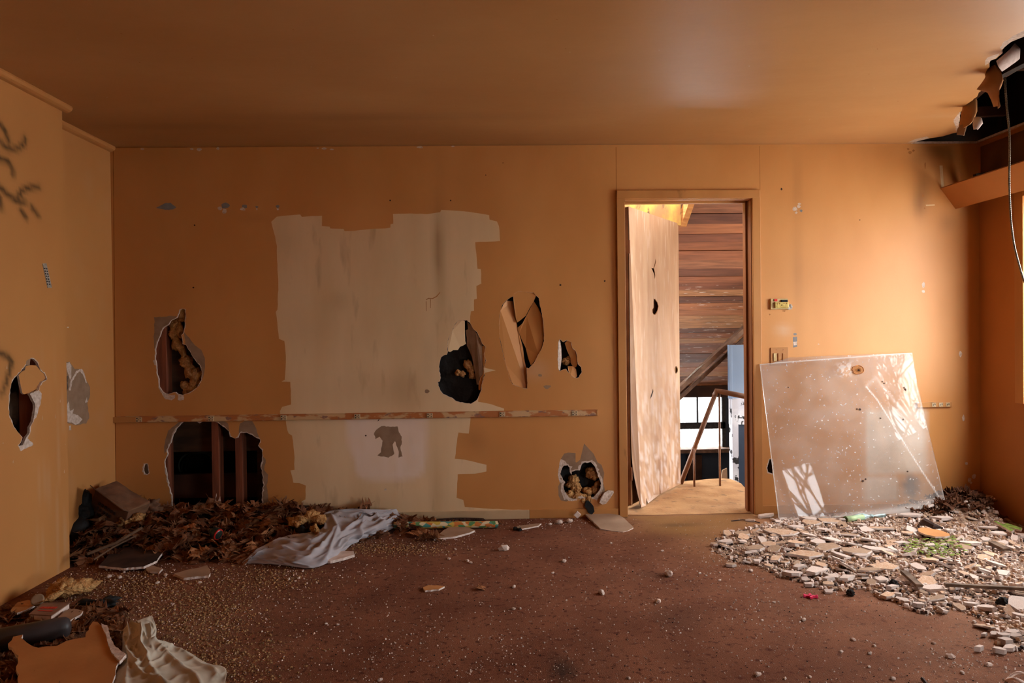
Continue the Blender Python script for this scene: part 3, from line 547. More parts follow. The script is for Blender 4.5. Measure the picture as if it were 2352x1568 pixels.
for i in range(26):
    px, py = random.uniform(50, 2150), random.uniform(10, 310); c = CP([(px, py)])[0]
    pc.append(([(c[0], c[1]), (c[0] + .004, c[1]), (c[0] + .006, c[1] + .006), (c[0], c[1] + .004)], random.choice([1, 3, 3])))
def m_cdark(u, v):
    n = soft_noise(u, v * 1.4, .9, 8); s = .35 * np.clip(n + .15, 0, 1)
    c = CP([(880, 268)])[0]; s += .35 * blob(u, v, c, .9, .06); c = CP([(420, 290)])[0]; s += .3 * blob(u, v, c, .5, .06); return s + .45 * np.clip(1 - (D - v) / .05, 0, 1)  # soft blotches and bands, darker along the edge at the back wall
def m_cpale(u, v): c = CP([(1480, 170)])[0]; c2 = CP([(2160, 265)])[0]; return .3 * blob(u, v, c, .35, .5) + .3 * blob(u, v, c2, .12, .03)  # reflected door light painted as a pale patch, plus a pale spot by the hole
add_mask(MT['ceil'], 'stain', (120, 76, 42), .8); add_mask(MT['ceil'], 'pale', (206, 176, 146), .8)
cl = sheet('ceiling', lambda a, b, d: (a, b, ZC + d), [(XL - .1, Y0), (XL - .1, D + .012), (XR, D + .012), (XR, Y0)], [holeCl], pc, ['ceil', 'gyp', 'paper', 'orange_seam'], .014, .06, (0, 0, -1), dict(stain=m_cdark, pale=m_cpale))
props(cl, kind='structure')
# paper flaps curling down from the torn edge
MT['flap'] = pmat('torn_ceiling_paint', (178, 128, 80), (160, 108, 64), 8, .7, .2, world=True)
def curl(name, pts3, mat, parent, bend=.03, th=.003):
    """hanging strip: list of (left, right) 3-D point pairs from the top down"""
    mb = MB(); n = len(pts3); vs = []
    for i, (a, b) in enumerate(pts3):
        for j in range(6):
            t = j / 5; p = a.lerp(b, t) + Vector((.0, -bend * math.sin(math.pi * t) * .6 + bend * .25 * noise.noise(Vector((i * .7, t * 3, 1))), 0)); vs.append(p)
    fs = [(i * 6 + j, i * 6 + j + 1, (i + 1) * 6 + j + 1, (i + 1) * 6 + j) for i in range(n - 1) for j in range(5)]; mb.add(vs, fs)
    o = link(name, mb, mat, parent, smooth=True); md = o.modifiers.new('thickness', 'SOLIDIFY'); md.thickness = th; return o
def CF_(px, py, Y): return onY(px, py, Y)
y1 = onZ(2215, 245, ZC).y
curl('hanging_flap', [(CF_(2212, 245, y1), CF_(2238, 215, y1 - .05)), (CF_(2208, 262, y1), CF_(2244, 232, y1 - .05)), (CF_(2205, 280, y1), CF_(2243, 256, y1 - .05)), (CF_(2203, 292, y1), CF_(2236, 275, y1 - .04)), (CF_(2203, 300, y1), CF_(2228, 285, y1 - .04))], ['flap'], cl)
curl('hanging_flap', [(CF_(2206, 285, y1), CF_(2222, 272, y1 - .03)), (CF_(2199, 298, y1), CF_(2222, 288, y1 - .03)), (CF_(2198, 310, y1), CF_(2214, 312, y1 - .03))], ['paper'], cl, .01)
y2 = onZ(2260, 170, ZC).y
curl('hanging_flap', [(CF_(2262, 160, y2), CF_(2285, 150, y2 - .06)), (CF_(2264, 178, y2), CF_(2298, 165, y2 - .07)), (CF_(2256, 190, y2), CF_(2302, 185, y2 - .07)), (CF_(2244, 205, y2), CF_(2298, 200, y2 - .06)), (CF_(2268, 212, y2), CF_(2292, 212, y2 - .05)), (CF_(2278, 230, y2), CF_(2292, 232, y2 - .05)), (CF_(2284, 245, y2), CF_(2290, 250, y2 - .04))], ['flap'], cl, .05)
y3 = onZ(2300, 120, ZC).y
MT['whitepaper'] = pmat('torn_white_paper', (226, 210, 204), (196, 176, 166), 30, .9, .3)
curl('hanging_flap', [(CF_(2288, 140, y3), CF_(2330, 100, y3)), (CF_(2292, 152, y3 + .02), CF_(2342, 112, y3 + .02)), (CF_(2300, 164, y3 + .05), CF_(2340, 135, y3 + .05))], ['whitepaper'], cl, .03)
curl('hanging_flap', [(CF_(2237, 270, y2 + .1), CF_(2254, 272, y2 + .1)), (CF_(2234, 285, y2 + .1), CF_(2256, 284, y2 + .1)), (CF_(2236, 298, y2 + .1), CF_(2244, 298, y2 + .1))], ['whitepaper'], cl, .02)
# attic above: joists, braces, closed roof deck
for i, x in enumerate((-2.2, -1.6, -1.0, -.4, .2, .8, 1.4, 2.0, 2.55)):
    mb = MB(); mb.box((x, (Y0 + D) / 2, ZC + .014 + .07), (.04, D - Y0, .14)); props(link('ceiling_joist', mb, 'darkwood'), kind='structure')
MT['joistlit'] = pmat('lit_attic_joist', (92, 60, 44), (60, 40, 30), 7, .9, .3, 40, (1, 4, 1), world=True)  # lighter copy of the attic timber, light on the braces painted in
mb = MB(); mb.bar(CF_(2300, 170, 3.7) + Vector((0, 0, .0)), CF_(2420, 100, 3.6), .04, .05); mb.bar((2.5, 4.45, ZC + .12), (XR + .05, 4.45, ZC + .16), .04, .06); mb.bar((2.95, 4.6, ZC + .1), (2.75, 3.0, ZC + .35), .04, .07); mb.bar((2.5, 4.1, ZC + .3), (XR, 3.6, ZC + .15), .04, .06)
props(link('ceiling_brace', mb, 'joistlit'), kind='structure')
mb = MB(); mb.box((.4, (Y0 + D) / 2, ZC + .75), (6.4, D - Y0 + .6, .03)); mb.box((.4, D + .14, ZC + .37), (6.4, .02, .8)); mb.box((XR + .12, (Y0 + D) / 2, ZC + .37), (.02, D - Y0 + .6, .8)); mb.box((XL - .3, (Y0 + D) / 2, ZC + .37), (.02, D - Y0 + .6, .8)); mb.box((.4, Y0 - .15, ZC + .37), (6.4, .02, .8))
props(link('roof_deck', mb, 'darkwood'), kind='structure')

# ---- right wall, its two openings, valance --------------------------------
MT['rightwall'] = pmat('right_wall_paint', (178, 114, 58), (168, 106, 54), 2, .6, .1, 120, world=True)
mb = MB(); th = .14
def wallbox(y0, y1, z0, z1): mb.box((XR + th / 2, (y0 + y1) / 2, (z0 + z1) / 2), (th, y1 - y0, z1 - z0))
A0, A1, A2, A3 = WIN_A; B0, B1, B2, B3 = WIN_B
wallbox(A1, D, -.03, ZC); wallbox(B1, A0, -.03, ZC); wallbox(Y0, B0, -.03, ZC); wallbox(A0, A1, A3, ZC); wallbox(A0, A1, -.03, A2); wallbox(B0, B1, B3, ZC); wallbox(B0, B1, -.03, B2)
props(link('wall_right', mb, 'rightwall'), kind='structure')
def windowframe(name, y0, y1, z0, z1, mullions, bars):
    T = thing(name, None, None, (XR, (y0 + y1) / 2, z0), kind='structure')
    mb = MB(); cw = .07
    for a, b, c_, d_ in ((y0 - cw, y0, z0, z1 + cw), (y1, y1 + cw, z0, z1 + cw)): mb.box((XR - .009, (a + b) / 2, (c_ + d_) / 2), (.018, b - a, d_ - c_))
    mb.box((XR - .0095, (y0 + y1) / 2, z1 + cw / 2), (.019, y1 - y0, cw)); link('casing', mb, 'trimpaint', T, bevel=.003)
    mb = MB(); f = .045; X = XR + .08
    for a, b, c_, d_ in [(y0, y0 + f, z0, z1), (y1 - f, y1, z0, z1), (y0, y1, z0, z0 + f), (y0, y1, z1 - f, z1)] + [(y - f / 2, y + f / 2, z0, z1) for y in mullions] + [(y0, y1, z - .012, z + .012) for z in bars]: mb.box((X, (a + b) / 2, (c_ + d_) / 2), (.04, b - a, d_ - c_))
    link('sash', mb, 'darkwood', T); return T
windowframe('window_1', A0, A1, A2, A3, (), ()); windowframe('window_2', B0, B1, B2, B3, (), ())
# valance: sloping board along the right wall, top tipped outwards
a, b = onY(2160, 433), onY(2195, 480); MT['valance'] = pmat('tan_valance_paint', (186, 122, 66), (174, 112, 58), 3, .5, .1, world=True)
nrm = Vector((b.z - a.z, 0, -(b.x - a.x))).normalized(); 
mb = MB(); pl = [(a.x, D, a.z), (b.x, D, b.z), (b.x, 1.6, b.z), (a.x, 1.6, a.z)]; mb.prism(pl, (-.8, 0, -.6), .018); props(link('trim_8', mb, 'valance'), kind='structure')
mb = MB(); mb.bar((3.12, D, 2.16), (3.12, 1.6, 2.16), .03, .05); mb.bar((a.x + .06, D - .25, a.z + .02), (XR, D - .25, a.z + .05), .03, .04); props(link('trim_9', mb, 'darkwood'), kind='structure')
MT['valance_shade'] = pmat('shaded_brown_paint', (104, 66, 36), (70, 44, 26), 5, .8, .2, world=True)  # shade above the valance, painted as a dark strip on the wall
mb = MB(); mb.box((XR - .004, 3.4, 2.30), (.008, 2.4, .24)); props(link('wall_right_shade', mb, 'valance_shade'), kind='structure')
# rear wall behind the camera
mb = MB(); MT['rear'] = MT['leftwall']
for x0, x1, z0, z1 in ((XL, XR, 0, ZC),): mb.box(((x0 + x1) / 2, Y0 - .05, (z0 + z1) / 2), (x1 - x0, .1, z1 - z0))
props(link('wall_front', mb, 'rightwall'), kind='structure')

# ---- floor and carpet ------------------------------------------------------
MT['carpet'] = pmat('red_brown_carpet', (138, 90, 66), (116, 72, 52), 3.0, .97, .9, 240, (1, 1, 1), .006, .1, 6, world=True, extra=((92, 50, 36), 38, .56, .12))
FP = lambda pts: [(p.x, p.y) for p in (onZ(a, b) for a, b in pts)]
def fblob(u, v, px, py, rx, ry): c = FP([(px, py)])[0]; return blob(u, v, c, rx, ry)
def m_tan(u, v):
    n = soft_noise(u, v, 4, 1); s = 1.1 * fblob(u, v, 1600, 1200, .42, .30) + .5 * fblob(u, v, 1700, 1260, .3, .3) + .7 * np.clip((v - 4.5) / .12, 0, 1) * np.clip((u - .6) / .2, 0, 1) * np.clip((2.0 - u) / .2, 0, 1)
    return np.clip(s * (1 + .8 * n), 0, 1)
def m_fdark(u, v):
    n = soft_noise(u, v, 6, 6); s = .9 * fblob(u, v, 1292, 1540, .05, .10) + .55 * fblob(u, v, 1560, 1415, .10, .12) + .6 * fblob(u, v, 1560, 1205, .12, .04) + .3 * fblob(u, v, 1890, 1430, .12, .06) + .5 * fblob(u, v, 1500, 1320, .1, .06)
    return np.clip(s * (1 + .6 * n) + .25 * np.clip(n - .1, 0, 1), 0, 1)
def m_dust(u, v):
    n = soft_noise(u, v, 5, 11); s = .5 * np.clip((u - 1.0) / 1.2, 0, 1) + .55 * fblob(u, v, 300, 1480, .6, .5) * 1
    return np.clip(s * (.7 + .8 * n), 0, .7)
add_mask(MT['carpet'], 'tan', (150, 108, 62), .8); add_mask(MT['carpet'], 'dirt', (52, 40, 34), .85); add_mask(MT['carpet'], 'dust', (176, 138, 110), .55)
fl = sheet('floor', lambda a, b, d: (a, b, -d), [(XL - .12, Y0), (XL - .12, D + .02), (XR + .02, D + .02), (XR + .02, Y0)], [], [], ['carpet', 'carpet', 'carpet'], .03, .035, (0, 0, 1), dict(tan=m_tan, dirt=m_fdark, dust=m_dust))
props(fl, kind='structure')
# ================================================================ DOORWAY
dx0, dx1, dz1 = .868, 1.738, 2.105
mb = MB(); cw = .055
T = thing('trim_10', None, None, ((dx0 + dx1) / 2, D, 0), kind='structure')
mb.box((dx0 + .014 - cw / 2, D - .009, (dz1 + cw - .01) / 2), (cw, .018, dz1 + cw - .01)); link('casing', mb, 'trimpaint', T, bevel=.003)
mb = MB(); mb.box((dx1 - .012 + cw / 2, D - .009, (dz1 + cw - .01) / 2), (cw, .018, dz1 + cw - .01)); link('casing', mb, 'trimpaint', T, bevel=.003)
mb = MB(); mb.box(((dx0 + dx1) / 2, D - .0095, dz1 - .012 + cw / 2), (dx1 - dx0 + 2 * cw - .03, .019, cw)); link('casing', mb, 'trimpaint', T, bevel=.003)
JD = .155; MT['jambhead'] = MT['trimpaint']
mb = MB(); mb.box((dx0 + .008, D + JD / 2, dz1 / 2), (.016, JD, dz1)); link('jamb', mb, 'jamb', T, bevel=.002)
mb = MB(); mb.box((dx1 - .008, D + JD / 2, dz1 / 2), (.016, JD, dz1)); link('jamb', mb, 'jamb', T, bevel=.002)
mb = MB(); mb.box(((dx0 + dx1) / 2, D + JD / 2, dz1 - .008), (dx1 - dx0, JD, .016)); link('jamb_head', mb, 'trimpaint', T, bevel=.002)
mb = MB(); mb.box((dx1 - .022, D + .085, dz1 / 2), (.014, .035, dz1)); link('door_stop', mb, 'jamb', T, bevel=.002)
mb = MB(); mb.box((dx0 + .022, D + .085, dz1 / 2), (.014, .035, dz1)); link('door_stop', mb, 'jamb', T, bevel=.002)
mb = MB(); mb.box(((dx0 + dx1) / 2, D + .085, dz1 - .022), (dx1 - dx0 - .03, .035, .014)); link('door_stop', mb, 'trimpaint', T, bevel=.002)
# ---- the open door leaf ----------------------------------------------------
MT['veneer'] = pmat('weathered_plywood_veneer', (206, 166, 130), (186, 142, 106), 4, .7, .25, 60, (3, 3, .5), .003, .3, 7, world=True, extra=((220, 190, 162), 9, .56, .2))
t = MT['veneer'].node_tree; 
hinge = onY(1446, 700, D + JD + .01); H = Vector((hinge.x, hinge.y, 0)); ztop = 2.075
fr = None
d_ = ray(1558, 700); best = None
for k in range(400):
    y = D + .3 + k * .003; p = onY(1558, 513, y)
    if p.z >= ztop: fr = Vector((p.x, y, 0)); break
if fr is None: fr = Vector((1.43, 5.42, 0))
LW = (fr - H).length; ld = (fr - H).normalized(); ln = Vector((ld.y, -ld.x, 0))   # normal towards the camera side
def LP(s, z, o=0): return H + ld * s + ln * o + Vector((0, 0, z))
def leaf_uv(px, py):
    r = ray(px, py); n = ln; tt = (H - CAM).dot(n) / r.dot(n); p = CAM + r * tt; return ((p - H).dot(ld), p.z)
DT = thing('door_1', None, None, H, kind='structure')
# face skin with holes and a peeling lower corner
hk = rough([leaf_uv(*q) for q in Z(1400, 420, 3.92, [(400, 1042), (412, 1050), (430, 1075), (440, 1110), (432, 1150), (415, 1180), (400, 1185), (388, 1165), (386, 1140), (400, 1120), (398, 1080)])], .01, .001)
hk2 = [leaf_uv(*q) for q in Z(1400, 420, 3.92, [(415, 680), (418, 710), (410, 740), (400, 770), (408, 800), (411, 830), (406, 865), (402, 820), (386, 785), (376, 765), (395, 768), (404, 735), (412, 705)])]
kc = leaf_uv(1553, 849); kn = [(kc[0] + .022 * math.cos(a), kc[1] + .03 * math.sin(a)) for a in np.linspace(0, 6.0, 16)]
cr1 = [leaf_uv(*q) for q in Z(1400, 800, 3.56, [(355, 330), (358, 350), (345, 390), (332, 415), (338, 385), (350, 350)])]
def leafpos(s, z, d):
    o = -d
    b = max(0, 1 - z / .55) ** 2
    o += .05 * b * max(0, 1 - s / .4)            # lower corner bellies out
    e = max(0, .35 - z) / .35; s2 = s + .055 * (e ** 1.6) * max(0, 1 - s / .35)
    return tuple(LP(s2, z, o + .0))
def m_peel(u, v):
    n = soft_noise(u * 1.0, v * .35, 34, 2) + .5 * soft_noise(u, v * .5, 70, 6); low = np.clip((1.15 - v) / .9, 0.05, 1); return np.clip((n - .05) * 3, 0, 1) * low * .8
def m_brn(u, v):
    n = soft_noise(u, v * .4, 20, 12); low = np.clip((.9 - v) / .8, 0, 1); return np.clip((n) * 2.2, 0, 1) * low * .75 + .5 * np.clip(1 - u / .04, 0, 1) * np.clip(1 - v / .8, 0, 1)
add_mask(MT['veneer'], 'brown', (140, 94, 64), .8); add_mask(MT['veneer'], 'peel', (228, 212, 202), .8)
pl_ = [(grow(hk, .004, .003), 1), (grow(cr1, .0015), 2)]
oo = sheet('leaf', leafpos, [(0, .012), (0, ztop), (LW, ztop), (LW, .012), (LW * .55, .012), (LW * .54, .10), (LW * .53, .012), (.2, .004), (.17, .05), (.14, .0)], [hk, hk2, kn], pl_, ['veneer', 'orange_seam', 'hole_dark'], .004, .03, tuple(ln), dict(peel=m_peel, brown=m_brn), back=2)
oo.data.transform(Matrix.Translation(-H)); oo.parent = DT
mb = MB(); mb.prism([LP(.0, .02, -.03), LP(LW, .02, -.03), LP(LW, ztop - .002, -.03), LP(.0, ztop - .002, -.03)], ln, .004)
for s in (.015, LW - .016): mb.prism([LP(s - .014, .03, -.005), LP(s + .014, .03, -.005), LP(s + .014, ztop - .002, -.005), LP(s - .014, ztop - .002, -.005)], ln, .026)
mb.prism([LP(.03, ztop - .03, -.005), LP(LW - .03, ztop - .03, -.005), LP(LW - .03, ztop - .002, -.005), LP(.03, ztop - .002, -.005)], ln, .026)
MT['core'] = pmat('hollow_door_core', (150, 104, 66), (120, 80, 50), 8, .9, .2, world=True); link('core', mb, 'core', DT)
MT['brass'] = pmat('worn_brass', (176, 122, 60), (120, 80, 40), 30, .4, .1, metal=.6)
mb = MB(); c = LP(kc[0], kc[1]); rv = ld; 
ring = [(c + (rv * math.cos(a) * 1 + Vector((0, 0, 1)) * math.sin(a)) * .024 + ln * .002) for a in np.linspace(0, 6.283, 25)]
mb.tube(ring, .003, 6, cap=False); link('knob_hole_ring', mb, 'brass', DT, smooth=True)
for z in (.25, 1.8):
    mb = MB(); mb.tube([LP(-.006, z - .045, .004), LP(-.006, z + .045, .004)], .007, 10); link('hinge', mb, 'jamb', DT)

# ================================================================ STAIR HALL
YL = D + .012
MT['landing'] = pmat('worn_tan_landing', (196, 152, 104), (170, 124, 80), 5, .9, .5, 60, bdist=.006, world=True, extra=((122, 96, 70), 12, .6, .12))
def land_y(x): return onY(0, 0, 1) and 5.62
edge_px = [(1545, 1106), (1575, 1104), (1600, 1103), (1622, 1100), (1640, 1098), (1660, 1097), (1678, 1099), (1690, 1104), (1702, 1110), (1712, 1120)]
edge = [onZ(a, b, 0.0) for a, b in edge_px]
fr_e = [(.5, edge[0].y)] + [(p.x, p.y) for p in edge] + [(2.3, edge[-1].y - .08)]
outl = [(.5, YL + .018), (.5, fr_e[0][1])] + fr_e[1:] + [(2.3, YL + .018)]
ld_s = sheet('floor_landing', lambda a, b, d: (a, b, -d + .006 * noise.noise(Vector((a * 7, b * 7, 0)))), outl, [], [], ['landing', 'landing', 'landing'], .10, .05, (0, 0, 1)); props(ld_s, kind='structure')
MT['plank'] = pmat('red_brown_roof_plank', (158, 96, 62), (112, 66, 46), 5, .7, .3, 50, (.7, 5, 5), .004, .3, 6, rnd=.0, world=True, lo=.3, hi=.7, extra=((202, 172, 142), 16, .63, .06))
# sloping plank roof: boards run along x, the roof falls away from the doorway
pz = onY(1630, 478, 5.62).z; pe = onY(1630, 888, 9.3).z
ry0, rz0, ry1, rz1 = 5.62, pz, 9.3, pe; rs = (rz1 - rz0) / (ry1 - ry0)
RZ = lambda y: rz0 + rs * (y - ry0)
PT = thing('roof_planks', None, None, (1.8, 6.4, RZ(6.4)), kind='structure')
y = 4.80; i = 0
tones = [(168, 104, 66), (128, 76, 52), (186, 132, 88), (146, 88, 58), (110, 66, 46), (176, 120, 78), (150, 96, 66)]
for k, tn in enumerate(tones):
    MT['plank%d' % k] = pmat('roof_plank_tone', tn, tuple(int(v * .72) for v in tn), 3.5 + k * .4, .7, .3, 50, (.8, 6, 6), .004, .3, 6, world=True, lo=.35, hi=.75)
    MT['plankw%d' % k] = pmat('peeling_roof_plank_tone', tn, tuple(int(v * .62) for v in tn), 3.5 + k * .4, .7, .3, 50, (.8, 6, 6), .004, .3, 6, world=True, lo=.35, hi=.75, extra=((222, 206, 190), 11, .66, .03))
x0p = onY(1562, 480, 5.55).x
while y < 9.32:
    wv = random.uniform(.115, .15); y2 = y + wv - .004; g = random.uniform(0, .006)
    xl = x0p if y < 5.56 else .3
    a, b = (xl, y, RZ(y) + g), (xl, y2, RZ(y2) + g); mb = MB()
    mb.prism([a, b, (3.3, y2, RZ(y2) + g), (3.3, y, RZ(y) + g)], (0, rs, -1), .018)
    link('plank', mb, ('plankw%d' if y > 6.7 else 'plank%d') % random.randrange(7), PT); y += wv; i += 1
# roof covering over the boards, with the broken gap left of the first rafter
mb = MB(); mb.prism([(.3, 5.56, RZ(5.56) + .022), (.3, 9.6, RZ(9.6) + .022), (3.6, 9.6, RZ(9.6) + .022), (3.6, 5.56, RZ(5.56) + .022)], (0, rs, -1), .02); mb.prism([(x0p, 4.7, RZ(4.7) + .022), (x0p, 5.56, RZ(5.56) + .022), (3.6, 5.56, RZ(5.56) + .022), (3.6, 4.7, RZ(4.7) + .022)], (0, rs, -1), .02)
props(link('roof_deck_hall', mb, 'darkwood'), kind='structure')
MT['freshwood'] = pmat('bright_split_timber', (226, 170, 104), (196, 130, 72), 8, .8, .3, 50, (1, 1, 6), world=True)
MT['mossboard'] = pmat('yellow_green_stained_board', (206, 180, 88), (186, 130, 86), 4, .85, .2, 40, (2, 1, 1), world=True, lo=.42, hi=.6, extra=((96, 76, 66), 9, .6, .1))
p0 = onY(1562, 478, 4.98); p1 = onY(1562, 520, 5.12)
mb = MB(); a = onY(1584, 468, 5.5); b = onY(1566, 516, 5.58); mb.bar((a.x + .03, 5.46, a.z + .12), (b.x, 5.6, b.z), .06, .06); props(link('trim_11', mb, 'freshwood'), kind='structure')
mb = MB(); q0, q1 = onY(1440, 470, 5.5), onY(1566, 530, 5.5); mb.box(((.3 + x0p) / 2, 5.54, 2.34), (x0p - .3, .02, .56)); props(link('wall_hall_gable', mb, 'mossboard'), kind='structure')
# diagonal brace
MT['brace'] = pmat('grey_brown_brace', (124, 96, 78), (84, 62, 50), 7, .9, .3, 50, (2, 2, 2), world=True)
a, b = onY(1556, 896, 6.5), onY(1716, 748, 6.5); mb = MB(); mb.bar(a - (b - a) * .3, b + (b - a) * .6, .04, .105, up=(0, 1, 0)) ; props(link('trim_12', mb, 'brace', bevel=.003), kind='structure')
dd_ = (b - a).normalized(); up_ = Vector((-dd_.z, 0, dd_.x)); mb = MB(); mb.bar(a - (b - a) * .3 + up_ * -.075 + Vector((0, .03, 0)), b + (b - a) * .6 + up_ * -.075 + Vector((0, .03, 0)), .03, .035, up=(0, 1, 0)); props(link('trim_13', mb, 'brace'), kind='structure')
mb = MB(); mb.tube([a.lerp(b, .12) + up_ * .02 + Vector((0, -.03, 0)), a.lerp(b, .3) + up_ * .035 + Vector((0, -.05, 0)), a.lerp(b, .42) + up_ * .01 + Vector((0, -.03, 0))], .007, 6); props(link('metal_strap', mb, 'greyplaster'), 'thin pale metal strap fixed on the diagonal timber seen through the doorway', 'strap')
# far wall with window
YW = 9.3
MT['navy'] = pmat('dark_navy_paint', (44, 54, 70), (32, 40, 54), 3, .6, .1, 60, world=True); MT['bluegrey'] = pmat('blue_grey_paint', (118, 134, 156), (104, 120, 142), 2, .5, .1, 60, world=True)
MT['peelwhite'] = pmat('peeling_white_paint', (206, 204, 206), (180, 178, 184), 6, .7, .3, 60, world=True, lo=.3, hi=.5, extra=((34, 30, 30), 11, .60, .02))
MT['lintel'] = pmat('dark_brown_lintel', (72, 42, 28), (48, 30, 22), 6, .8, .2, 50, world=True)
W0, W1 = onY(1430, 907, YW), onY(1667, 1027, YW); H0 = onY(1600, 886, YW).z
wx0, wx1, wz0, wz1 = W0.x, W1.x, W1.z, W0.z
ZB = -2.4
mb = MB()
for x0, x1, z0, z1, in ((-.3, wx0, ZB, H0 + .3), (wx1, 3.6, ZB, H0 + .3), (wx0, wx1, ZB, wz0)): mb.box(((x0 + x1) / 2, YW + .06, (z0 + z1) / 2), (x1 - x0, .12, z1 - z0))
props(link('wall_hall_back', mb, 'navy'), kind='structure')
mb = MB(); mb.box(((wx0 + wx1) / 2, YW + .0, (wz1 + H0) / 2 - .02), (wx1 - wx0 + .2, .1, H0 - wz1 + .04)); mb.box(((wx0 + wx1) / 2, YW + .06, H0 + .1), (wx1 - wx0 + .3, .1, .3)); props(link('trim_14', mb, 'lintel'), kind='structure')
wn = thing('window_3', None, None, ((wx0 + wx1) / 2, YW, wz0), kind='structure')
zm0, zm1 = onY(1600, 985, YW).z, onY(1600, 970, YW).z
MT['blackframe'] = pmat('black_window_frame', (36, 34, 36), (60, 58, 60), 30, .6, .1)
mb = MB(); mb.box(((wx0 + wx1) / 2, YW + .03, (zm0 + zm1) / 2), (wx1 - wx0, .06, zm1 - zm0)); mb.box((wx1 - .02, YW + .03, (wz0 + wz1) / 2), (.05, .06, wz1 - wz0)); mb.box(((wx0 + wx1) / 2, YW + .03, wz1 - .01), (wx1 - wx0, .06, .03)); link('sash', mb, 'blackframe', wn)
mb = MB()
for px in (1603, 1560, 1515): c = onY(px, 940, YW); mb.box((c.x, YW + .03, (zm1 + wz1) / 2), (.022, .03, wz1 - zm1))
link('mullion', mb, 'blackframe', wn)
mb = MB(); mb.box(((wx0 + wx1) / 2, YW - .06, wz0 - .02), (wx1 - wx0 + .15, .2, .05)); link('sill', mb, 'brace', wn, bevel=.004)
gm, gt, gb = newmat('dusty_window_glass'); gb.inputs['Base Color'].default_value = (.9, .92, .9, 1); gb.inputs['Roughness'].default_value = .1
tr = gt.nodes.new('ShaderNodeBsdfTransparent'); mx = gt.nodes.new('ShaderNodeMixShader'); mx.inputs[0].default_value = .12; gt.links.new(tr.outputs[0], mx.inputs[1]); gt.links.new(gb.outputs[0], mx.inputs[2]); gt.links.new(mx.outputs[0], gt.nodes['Material Output'].inputs[0]); MT['glass'] = gm
mb = MB()
for a_, b_ in ((wx0, onY(1603, 940, YW).x - .012), (onY(1603, 940, YW).x + .012, wx1 - .05)): mb.box(((a_ + b_) / 2, YW + .035, (zm1 + wz1) / 2), (b_ - a_, .004, wz1 - zm1 - .02))
link('pane', mb, 'glass', wn)
# lower hall: side walls, floor, small dark door in the far wall
mb = MB(); mb.box((1.6, 7.5, ZB), (4.4, 5.6, .1)); props(link('floor_hall', mb, 'darkwood'), kind='structure')
dk0, dk1 = onY(1578, 1045, YW - .02), onY(1612, 1130, YW - .02); mb = MB(); mb.box(((dk0.x + dk1.x) / 2, YW - .02, dk0.z - .9), (dk1.x - dk0.x, .04, 1.8)); props(link('door_3', mb, 'lintel', bevel=.004), kind='structure')
MT['hallwall'] = pmat('faded_hall_plaster', (168, 140, 110), (150, 120, 92), 2, .8, .1, world=True)
def hallside(name, x, op):
    mb = MB(); (oy0, oy1, oz0, oz1) = op; t_ = .1
    for a_, b_, c_, d_ in ((YL + .17, oy0, ZB, 2.6), (oy1, 9.4, ZB, 2.6), (oy0, oy1, ZB, oz0), (oy0, oy1, oz1, 2.6)): mb.box((x, (a_ + b_) / 2, (c_ + d_) / 2), (t_, b_ - a_, d_ - c_))
    props(link(name, mb, 'hallwall'), kind='structure')
    portal(name + '_portal', (x + (.06 if x > 1.7 else -.06), (oy0 + oy1) / 2, (oz0 + oz1) / 2), (0, math.radians(90 if x > 1.7 else -90), 0), oz1 - oz0, oy1 - oy0)
hallside('wall_hall_right', 3.35, (5.0, 6.1, .35, 1.35)); hallside('wall_hall_left', .25, (6.2, 7.4, -.4, .9))  # unseen side openings added to light the landing and plank roof
mb = MB(); mb.box((1.8, YL + .18, 2.4), (3.2, .02, .58)); mb.box((.55, YL + .18, 1.0), (.5, .02, 6.0)); mb.box((2.6, YL + .18, -.2), (1.6, .02, 4.6)); props(link('wall_hall_front', mb, 'hallwall'), kind='structure')
mb = MB(); mb.box((.48, 5.25, -1.2), (.04, 1.1, 2.3)); mb.box((1.4, 5.35, -1.25), (1.8, .04, 2.2)); props(link('wall_stairwell', mb, 'navy'), kind='structure')
# blue cupboard-like partition beside the stair
Y6 = 6.35
pa, pb = onY(1676, 792, Y6), onY(1720, 915, Y6); px1 = 3.1
mb = MB(); mb.box(((pa.x + px1) / 2, Y6 + .03, (pa.z + pb.z) / 2), (px1 - pa.x, .06, pa.z - pb.z)); Tn = thing('door_2', None, None, (pa.x, Y6, pb.z), kind='structure'); link('panel', mb, 'bluegrey', Tn)
mb = MB(); mb.box((pa.x + .004, Y6 - .004, (pa.z + pb.z) / 2), (.03, .012, pa.z - pb.z)); link('edge_strip', mb, 'bluegrey', Tn, bevel=.003)
pc_ = onY(1680, 976, Y6); pd = onY(1680, 1105, Y6)
mb = MB(); mb.box(((pa.x + px1) / 2, Y6 + .02, (pb.z + pc_.z) / 2 + .005), (px1 - pa.x, .05, pb.z - pc_.z)); props(link('trim_15', mb, 'peelwhite'), kind='structure')
mb = MB(); mb.box((pa.x + .03, Y6 - .0, (pc_.z + pb.z) / 2 - .6), (.055, .09, pb.z - pc_.z + 1.2)); props(link('trim_16', mb, 'peelwhite'), kind='structure')
mb = MB(); mb.box(((pa.x + px1) / 2 + .04, Y6 + .05, pc_.z - .8), (px1 - pa.x, .04, 1.6)); props(link('wall_partition', mb, 'navy'), kind='structure')
mb = MB(); mb.prism([onY(1657, 1098, 5.9), onY(1671, 1100, 5.9), onY(1670, 1075, 5.9), onY(1660, 1080, 5.9)], (0, -1, 0), .02); props(link('board_scrap', mb, 'paper'), 'small pale board scrap at the landing edge below the white post', 'board')
